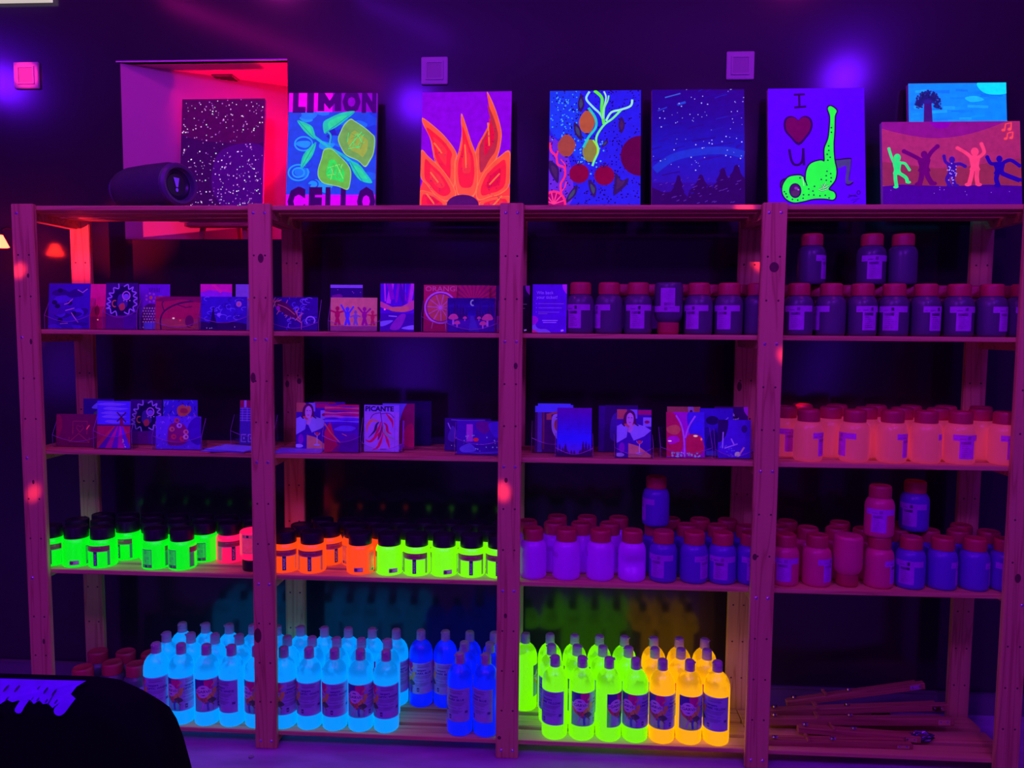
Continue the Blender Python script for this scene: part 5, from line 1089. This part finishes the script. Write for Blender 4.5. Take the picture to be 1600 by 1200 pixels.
# ---- second bay, lower card shelf
def woman():
    A = P((44, 0, 165), 0.25); A.rect(0, 118, 30, 148, (130, 40, 90)); A.rect(64, 132, 105, 146, (120, 0, 110)); A.rect(40, 120, 62, 148, (96, 60, 235), same=True); A.rect(80, 96, 105, 124, (100, 70, 240), same=True); A.ell(92, 110, 8, 5, (110, 0, 100))
    A.blob([(22, 92), (22, 130), (38, 146), (54, 136), (58, 108), (60, 92)], (60, 0, 50)); A.blob([(16, 88), (24, 104), (60, 102), (62, 84), (40, 78)], (150, 30, 90)); A.blob([(30, 106), (30, 128), (40, 138), (50, 128), (50, 108), (40, 98)], (150, 80, 215)); A.line([(34, 122), (38, 123)], 2, (50, 0, 80)); A.line([(43, 123), (47, 122)], 2, (50, 0, 80)); A.line([(36, 108), (43, 108)], 2.4, (170, 0, 90))
    A.poly([(-2, 96), (16, 104), (34, 92), (30, 62), (0, 44)], (100, 74, 250)); A.poly([(34, 92), (60, 104), (86, 96), (105, 84), (84, 66), (52, 52), (42, 72)], (104, 78, 250)); A.blob([(34, 80), (42, 102), (50, 96), (44, 78)], (150, 80, 215)); A.line([(16, 104), (24, 96)], 4, (30, 0, 60)); A.line([(56, 104), (66, 98)], 4, (30, 0, 60))
    A.poly([(36, -2), (36, 44), (66, 36), (105, 8), (105, -2)], (165, 70, 120)); A.ell(16, 30, 9, 16, (90, 0, 180)); A.ell(10, 8, 14, 6, (120, 90, 240)); A.ring(70, 52, 9, 9, 1.6, (140, 110, 240), a0=180, a1=360); A.ell(70, 48, 7, 5, (160, 10, 50)); A.line([(70, 43), (70, 14)], 2.4, (140, 120, 240)); A.ell(70, 12, 11, 3, (120, 100, 240)); return A
card(woman(), 'card of a woman with a wine glass, second bay', 0.870, 0.112, Z2, 5)
A = P((90, 0, 120), 0.15); A.blob([(0, 148), (60, 148), (105, 120), (105, 80), (0, 90)], (110, 6, 70)); A.poly([(70, 148), (105, 148), (105, 110)], (50, 0, 150))
card(A, 'reddish card mostly hidden behind the wine-glass card', 0.915, 0.150, Z2, 4)
A = Art(0.110, 0.150, 0.22, 0.001); A.rect(0, 0, 110, 150, (50, 0, 165))
for k, c in enumerate([(130, 0, 90), (160, 40, 130), (120, 0, 100), (170, 60, 150), (130, 0, 110), (120, 40, 190), (60, 10, 220), (80, 50, 235), (50, 0, 190)]): A.line([(-4, 146 - k * 7), (30, 142 - k * 7 + (k % 3) * 3), (70, 148 - k * 7 - (k % 2) * 4), (114, 145 - k * 7)], 7.5, c, curve=True)
A.poly([(-2, -2), (-2, 60), (18, 96), (26, 70), (40, 30), (54, -2)], (130, 0, 70)); A.line([(0, 90), (20, 60), (60, 20)], 4, (170, 50, 80)); A.poly([(112, -2), (20, -2), (60, 40), (112, 24)], (84, 0, 120)); A.line([(56, 58), (112, 34)], 2.4, (160, 60, 110)); A.line([(70, 40), (112, 26)], 2.4, (150, 50, 110)); A.blob([(50, 0), (60, 40), (90, 60), (112, 40), (112, -4)], (60, 0, 150)); A.blob([(30, 70), (60, 84), (100, 78), (80, 66)], (64, 20, 215))
card(A, 'card of a red swirling sunset above a slanting bridge', 0.985, 0.052, Z2, 4)
holder(0.987, 0.052, Z2, 0.114, 'clear holder around the swirling sunset card', 0.055, 0.11)
A = Art(0.112, 0.148, 0.3, 0.001); A.rect(0, 0, 112, 148, (112, 50, 225)); A.rect(0, 126, 112, 148, (96, 50, 230)); A.text('PICANTE', 3, 129, 15, (16, 0, 40), 0.0, wmax=92, bold=0.04)
A.line([(52, 126), (58, 90), (60, 60)], 2.2, (50, 0, 110)); A.line([(52, 124), (30, 118), (20, 104)], 2, (50, 0, 110), curve=True); A.line([(54, 120), (80, 122), (96, 108)], 2, (50, 0, 110), curve=True)
def chili(pts, c): q = smooth_open(pts, 5); n = len(q); A.line(q[:n // 2 + 1], 2.5, c, 0.3, w2=9); A.line(q[n // 2:], 9, c, 0.3, w2=1)
chili([(46, 96), (26, 100), (12, 84), (8, 60)], (180, 60, 60)); chili([(48, 94), (40, 86), (34, 66), (14, 44)], (36, 20, 90)); chili([(54, 96), (50, 80), (40, 60), (32, 48)], (140, 0, 80)); chili([(60, 70), (40, 50), (20, 32), (4, 38)], (165, 0, 60)); chili([(62, 62), (56, 40), (44, 14), (26, 4)], (165, 0, 60)); chili([(64, 60), (72, 44), (78, 26), (82, 10)], (165, 0, 60)); chili([(62, 92), (72, 84), (76, 64), (90, 56)], (140, 0, 70)); chili([(70, 122), (80, 110), (90, 96), (92, 76)], (155, 0, 60)); chili([(62, 84), (66, 66), (78, 50), (100, 40)], (100, 80, 160)); chili([(58, 86), (54, 62), (48, 46), (44, 36)], (100, 0, 90))
A.line([(52, 8), (74, 8)], 2.4, (50, 0, 120)); A.line([(98, 0), (98, 126)], 1, (84, 30, 190))
card(A, 'pale card with chili peppers and the word PICANTE', 1.108, 0.072, Z2, 3)
holder(1.112, 0.072, Z2, 0.120, 'clear holder behind the chili pepper card', 0.03, 0.10)
A = P((70, 30, 220), 0.22); A.blob([(60, 0), (58, 90), (80, 148), (110, 148), (110, 0)], (92, 0, 80)); A.blob([(70, 20), (76, 70), (100, 80), (104, 10)], (120, 0, 60))
card(A, 'blue and dark-red card standing behind the chili card', 1.150, 0.128, Z2, 4)
A = P((14, 0, 40), 0.05); A.rect(8, 8, 97, 140, (18, 0, 50)); A.line([(8, 130), (97, 118)], 3, (30, 0, 70))
card(A, 'nearly black card at the back behind the chili card', 1.190, 0.215, Z2, 3)
A = Ls((34, 0, 120), 0.2); A.line([(10, 90), (30, 50), (60, 34)], 3, (110, 90, 230), curve=True); A.blob([(40, 80), (60, 100), (100, 94), (90, 70)], (60, 0, 110)); A.blob([(10, 40), (24, 80), (40, 60), (30, 30)], (54, 14, 170)); A.line([(20, 100), (60, 98), (130, 100)], 3, (70, 40, 200)); A.dots([(20 + rv(0, 30), 12 + rv(0, 8)) for _ in range(6)], 1.5, (150, 120, 220), .5)
card(A, 'dark violet landscape card half hidden by the smiling-curve card', 1.378, 0.112, Z2, 4)
A = Ls((44, 2, 165), 0.22); A.rect(30, 40, 50, 94, (120, 20, 190)); A.blob([(60, 98), (84, 104), (110, 90), (90, 66), (66, 76)], (70, 0, 130)); A.blob([(100, 96), (148, 100), (148, 60), (118, 56)], (50, 10, 200)); A.ell(60, 46, 9, 6, (190, 20, 60), 0.5); A.dots([(rv(20, 140), rv(10, 60), rv(1, 2.4)) for _ in range(24)], 2, (130, 110, 245), 0.5); A.line([(20, 10), (70, 4), (130, 8)], 5, (60, 20, 190)); A.blob([(10, 20), (40, 34), (60, 12), (20, 6)], (70, 40, 220))
card(A, 'blue landscape card at the right end of the second bay', 1.425, 0.052, Z2, 4)
holder(1.425, 0.052, Z2, 0.152, 'clear holder with a pale smile-shaped front edge, second bay', 0.055)
# ---- third bay, upper card shelf
def ticket(bg, a=0.22, hi=(120, 70, 255)):
    A = P(bg, a); A.text('Win back', 12, 118, 10, hi, 0.4, wmax=52); A.text('your ticket!', 12, 104, 10, hi, 0.4, wmax=64)
    for y, x1 in ((88, 96), (75, 90), (62, 82), (57, 46)): A.rect(18, y, x1, y + 2, tuple(int(c * .8) for c in hi), 0.3, same=True)
    for y in (88, 75, 62): A.rect(11, y, 13, y + 2.4, hi, 0.3, same=True)
    A.rect(30, 36, 78, 39, hi, 0.3, same=True); A.rect(33, 30, 74, 33, hi, 0.3, same=True)
    A.blob([(92, 150), (94, 132), (108, 118), (108, 150)], (165, 10, 220)); A.blob([(-4, -4), (-4, 42), (10, 50), (18, 38), (10, 24), (20, 12), (44, 10), (56, -4)], (90, 60, 225)); A.blob([(-4, 26), (-4, 48), (10, 50), (18, 40), (10, 26)], (120, 0, 200)); A.blob([(-4, -4), (-2, 10), (16, 2), (18, -4)], (200, 10, 130)); A.line([(88, 6), (96, 8)], 5, (140, 110, 250), 0.4)
    return A
card(ticket((26, 0, 44), 0.05, (130, 90, 200)), 'dark notice card half hidden by the third upright', 1.520, 0.122, Z1, 4)
card(ticket((58, 0, 205)), 'violet notice card reading Win back your ticket, upper shelf', 1.636, 0.050, Z1, 4, -2)
# ---- third bay, lower card shelf
def faces():
    A = P((46, 0, 100), 0.18); A.rect(0, 128, 105, 148, (60, 34, 250), 0.3); A.rect(8, 0, 22, 128, (60, 20, 170), same=True); A.rect(24, 10, 30, 128, (84, 20, 60), same=True); A.rect(36, 104, 52, 124, (120, 40, 80), same=True); A.line([(40, 120), (80, 132), (105, 138)], 6, (120, 40, 60)); A.blob([(56, 66), (54, 112), (70, 124), (105, 126), (105, 40), (84, 30)], (120, 90, 245)); A.blob([(62, 80), (66, 104), (96, 108), (105, 60), (92, 36), (76, 60)], (130, 30, 50)); A.ell(80, 100, 9, 4, (130, 110, 250)); A.ell(81, 100, 3, 3, (20, 0, 60)); A.line([(66, 112), (96, 114)], 3, (30, 0, 60)); return A
for k, (dx, dy, lb) in enumerate(((0.004, 0.135, 'rearmost patterned face card in the stack, third bay'), (0.012, 0.125, 'middle patterned face card in the stack, third bay'), (-0.004, 0.115, 'front patterned face card behind the blue gradient card'))): card(faces(), lb, 1.650 + dx, dy, Z2 + (0.003 if k < 2 else 0) * (2 - k), 4)
holder(1.650, 0.113, Z2, 0.125, 'clear holder around the face cards, third bay', 0.05)
A = Art(0.107, 0.150, 0.28, 0.001)
for k in range(15): q = k / 14; c = [(64, 0, 165), (42, 4, 200), (30, 10, 245), (72, 10, 195)]; i = min(2, int(q * 3)); f = q * 3 - i; A.rect(0, 140 - k * 10, 107, 150.2 - k * 10, tuple(int(c[i][j] * (1 - f) + c[i + 1][j] * f) for j in range(3)), same=True)
for x in range(0, 112, 9): fir(A, x, -4, rv(18, 54) if abs(x - 50) > 22 else rv(14, 26), rv(16, 24), (40, 0, 90), 0.05)
card(A, 'blue gradient card with misty fir trees, third bay', 1.717, 0.050, Z2, 4)
holder(1.717, 0.050, Z2, 0.108, 'clear holder around the misty fir card', 0.03, 0.07)
A = P((36, 0, 105), 0.12); A.blob([(40, 40), (42, 110), (70, 130), (96, 110), (90, 40)], (48, 8, 160)); A.ell(76, 114, 16, 14, (120, 0, 170)); A.ell(74, 50, 16, 12, (110, 60, 130)); A.line([(66, 44), (68, 14)], 5, (90, 40, 130)); A.rect(0, 0, 20, 148, (40, 0, 130))
card(A, 'dim violet card with jellyfish shapes at the back, third bay', 1.850, 0.150, Z2, 3)
A = P((32, 0, 95), 0.1); A.rect(70, 0, 105, 148, (36, 0, 110))
card(A, 'plain dim violet card rearmost behind the jellyfish card', 1.872, 0.172, Z2, 2)
card(woman(), 'card of a woman with a wine glass, third bay', 1.900, 0.046, Z2, 3)
holder(1.900, 0.046, Z2, 0.110, 'clear holder around the wine-glass card, third bay', 0.034, 0.07)
A = P((120, 44, 80), 0.2); A.rect(6, 112, 44, 128, (70, 0, 40)); A.blob([(66, 148), (72, 120), (84, 120), (82, 148)], (110, 80, 190)); A.ell(76, 132, 5, 6, (60, 0, 40))
card(A, 'tan-red card standing behind the pop-art card', 2.068, 0.150, Z2, 4)
A = Art(0.118, 0.140, 0.22, 0.001); A.rect(0, 0, 118, 140, (120, 0, 190)); A.blob([(70, 140), (120, 140), (120, 40), (80, 60), (66, 100)], (44, 10, 215)); A.blob([(-4, 140), (30, 130), (44, 104), (50, 70), (46, 20), (-4, 10)], (150, 4, 70)); A.blob([(2, 92), (30, 100), (44, 86), (30, 70), (6, 76)], (180, 60, 50)); A.blob([(4, 60), (30, 66), (40, 50), (10, 40)], (150, 0, 190)); A.blob([(64, 10), (62, 60), (84, 72), (110, 60), (114, 20), (90, 6)], (165, 6, 40)); A.blob([(80, 92), (100, 110), (112, 96), (96, 80)], (40, 10, 235)); A.line([(30, 130), (46, 100), (54, 60), (56, 0)], 5, (130, 60, 240), curve=True); A.line([(90, 128), (70, 96), (58, 60)], 5, (130, 60, 240), curve=True); A.dots([(rv(10, 110), rv(2, 14), rv(2, 4)) for _ in range(30)], 3, (140, 110, 245), 0.5); A.ell(90, 66, 7, 3, (230, 180, 190), 0.7); A.ell(108, 56, 3, 4, (240, 90, 90), 0.7); A.ell(10, 50, 6, 2, (230, 170, 220), 0.7)
card(A, 'red, orange and blue pop-art card leaning in its holder', 2.062, 0.066, Z2, 9, 3)
holder(2.062, 0.064, Z2, 0.150, 'clear holder around the red pop-art card', 0.035, 0.09, 0.05)
A = P((40, 4, 190), 0.22); A.ell(40, 110, 20, 14, (20, 0, 90)); A.line([(60, 90), (90, 120)], 4, (90, 60, 240)); A.blob([(20, 30), (40, 80), (60, 60), (50, 20)], (30, 0, 130)); A.line([(60, 60), (84, 66)], 3, (110, 90, 245)); A.rect(20, 0, 70, 14, (60, 40, 220))
card(A, 'bright blue card with dark blots beside the pop-art card', 2.165, 0.110, Z2, 7, 2)
card(ticket((44, 0, 110), 0.15, (150, 110, 240)), 'dark violet notice card reading Win back your ticket, lower shelf', 2.222, 0.165, Z2, 4)
A = Art(0.100, 0.118, 0.22, 0.001); A.rect(0, 0, 100, 118, (50, 4, 205)); A.blob([(0, 118), (30, 118), (24, 70), (0, 50)], (24, 0, 90)); A.line([(16, 80), (14, 30)], 4, (110, 90, 240)); A.line([(20, 30), (60, 44)], 4, (110, 80, 230)); A.line([(40, 60), (50, 40)], 4, (120, 90, 240)); A.ell(80, 90, 9, 12, (34, 0, 120)); A.ell(60, 12, 9, 8, (160, 110, 200), 0.5); A.line([(66, 12), (80, 34)], 5, (150, 70, 170), 0.4); A.dots([(rv(4, 50), rv(4, 40), 2) for _ in range(14)], 2, (80, 60, 245), .5)
card(A, 'small violet-blue city card in front of the notice card', 2.210, 0.066, Z2, 6)
holder(2.208, 0.064, Z2, 0.108, 'clear holder at the right end of the third bay', 0.03, 0.09)
# two paint chips on the floor
for x, y, r, lb in ((0.72, -0.05, 20, 'small pale paint chip on the floor beside the second upright'), (1.86, -0.10, 60, 'small dark paint chip on the floor below the lime bottles')):
    bm = bmesh.new(); vs = [bm.verts.new((0.012 * rv(.6, 1) * math.cos(t), 0.009 * rv(.6, 1) * math.sin(t), 0)) for t in [k * math.pi / 4 for k in range(8)]]; f = bm.faces.new(vs); ex = bmesh.ops.extrude_face_region(bm, geom=[f]); bmesh.ops.translate(bm, vec=(0, 0, 0.004), verts=[v for v in ex['geom'] if isinstance(v, bmesh.types.BMVert)])
    o = bm_obj('paint_chip', bm, mat('chip_' + str(r), (0.3, 0.25, 0.3) if r == 20 else (0.04, 0.03, 0.05), 0.5), loc=(x, y, 0.0002)); tag(o, lb, 'paint chip')
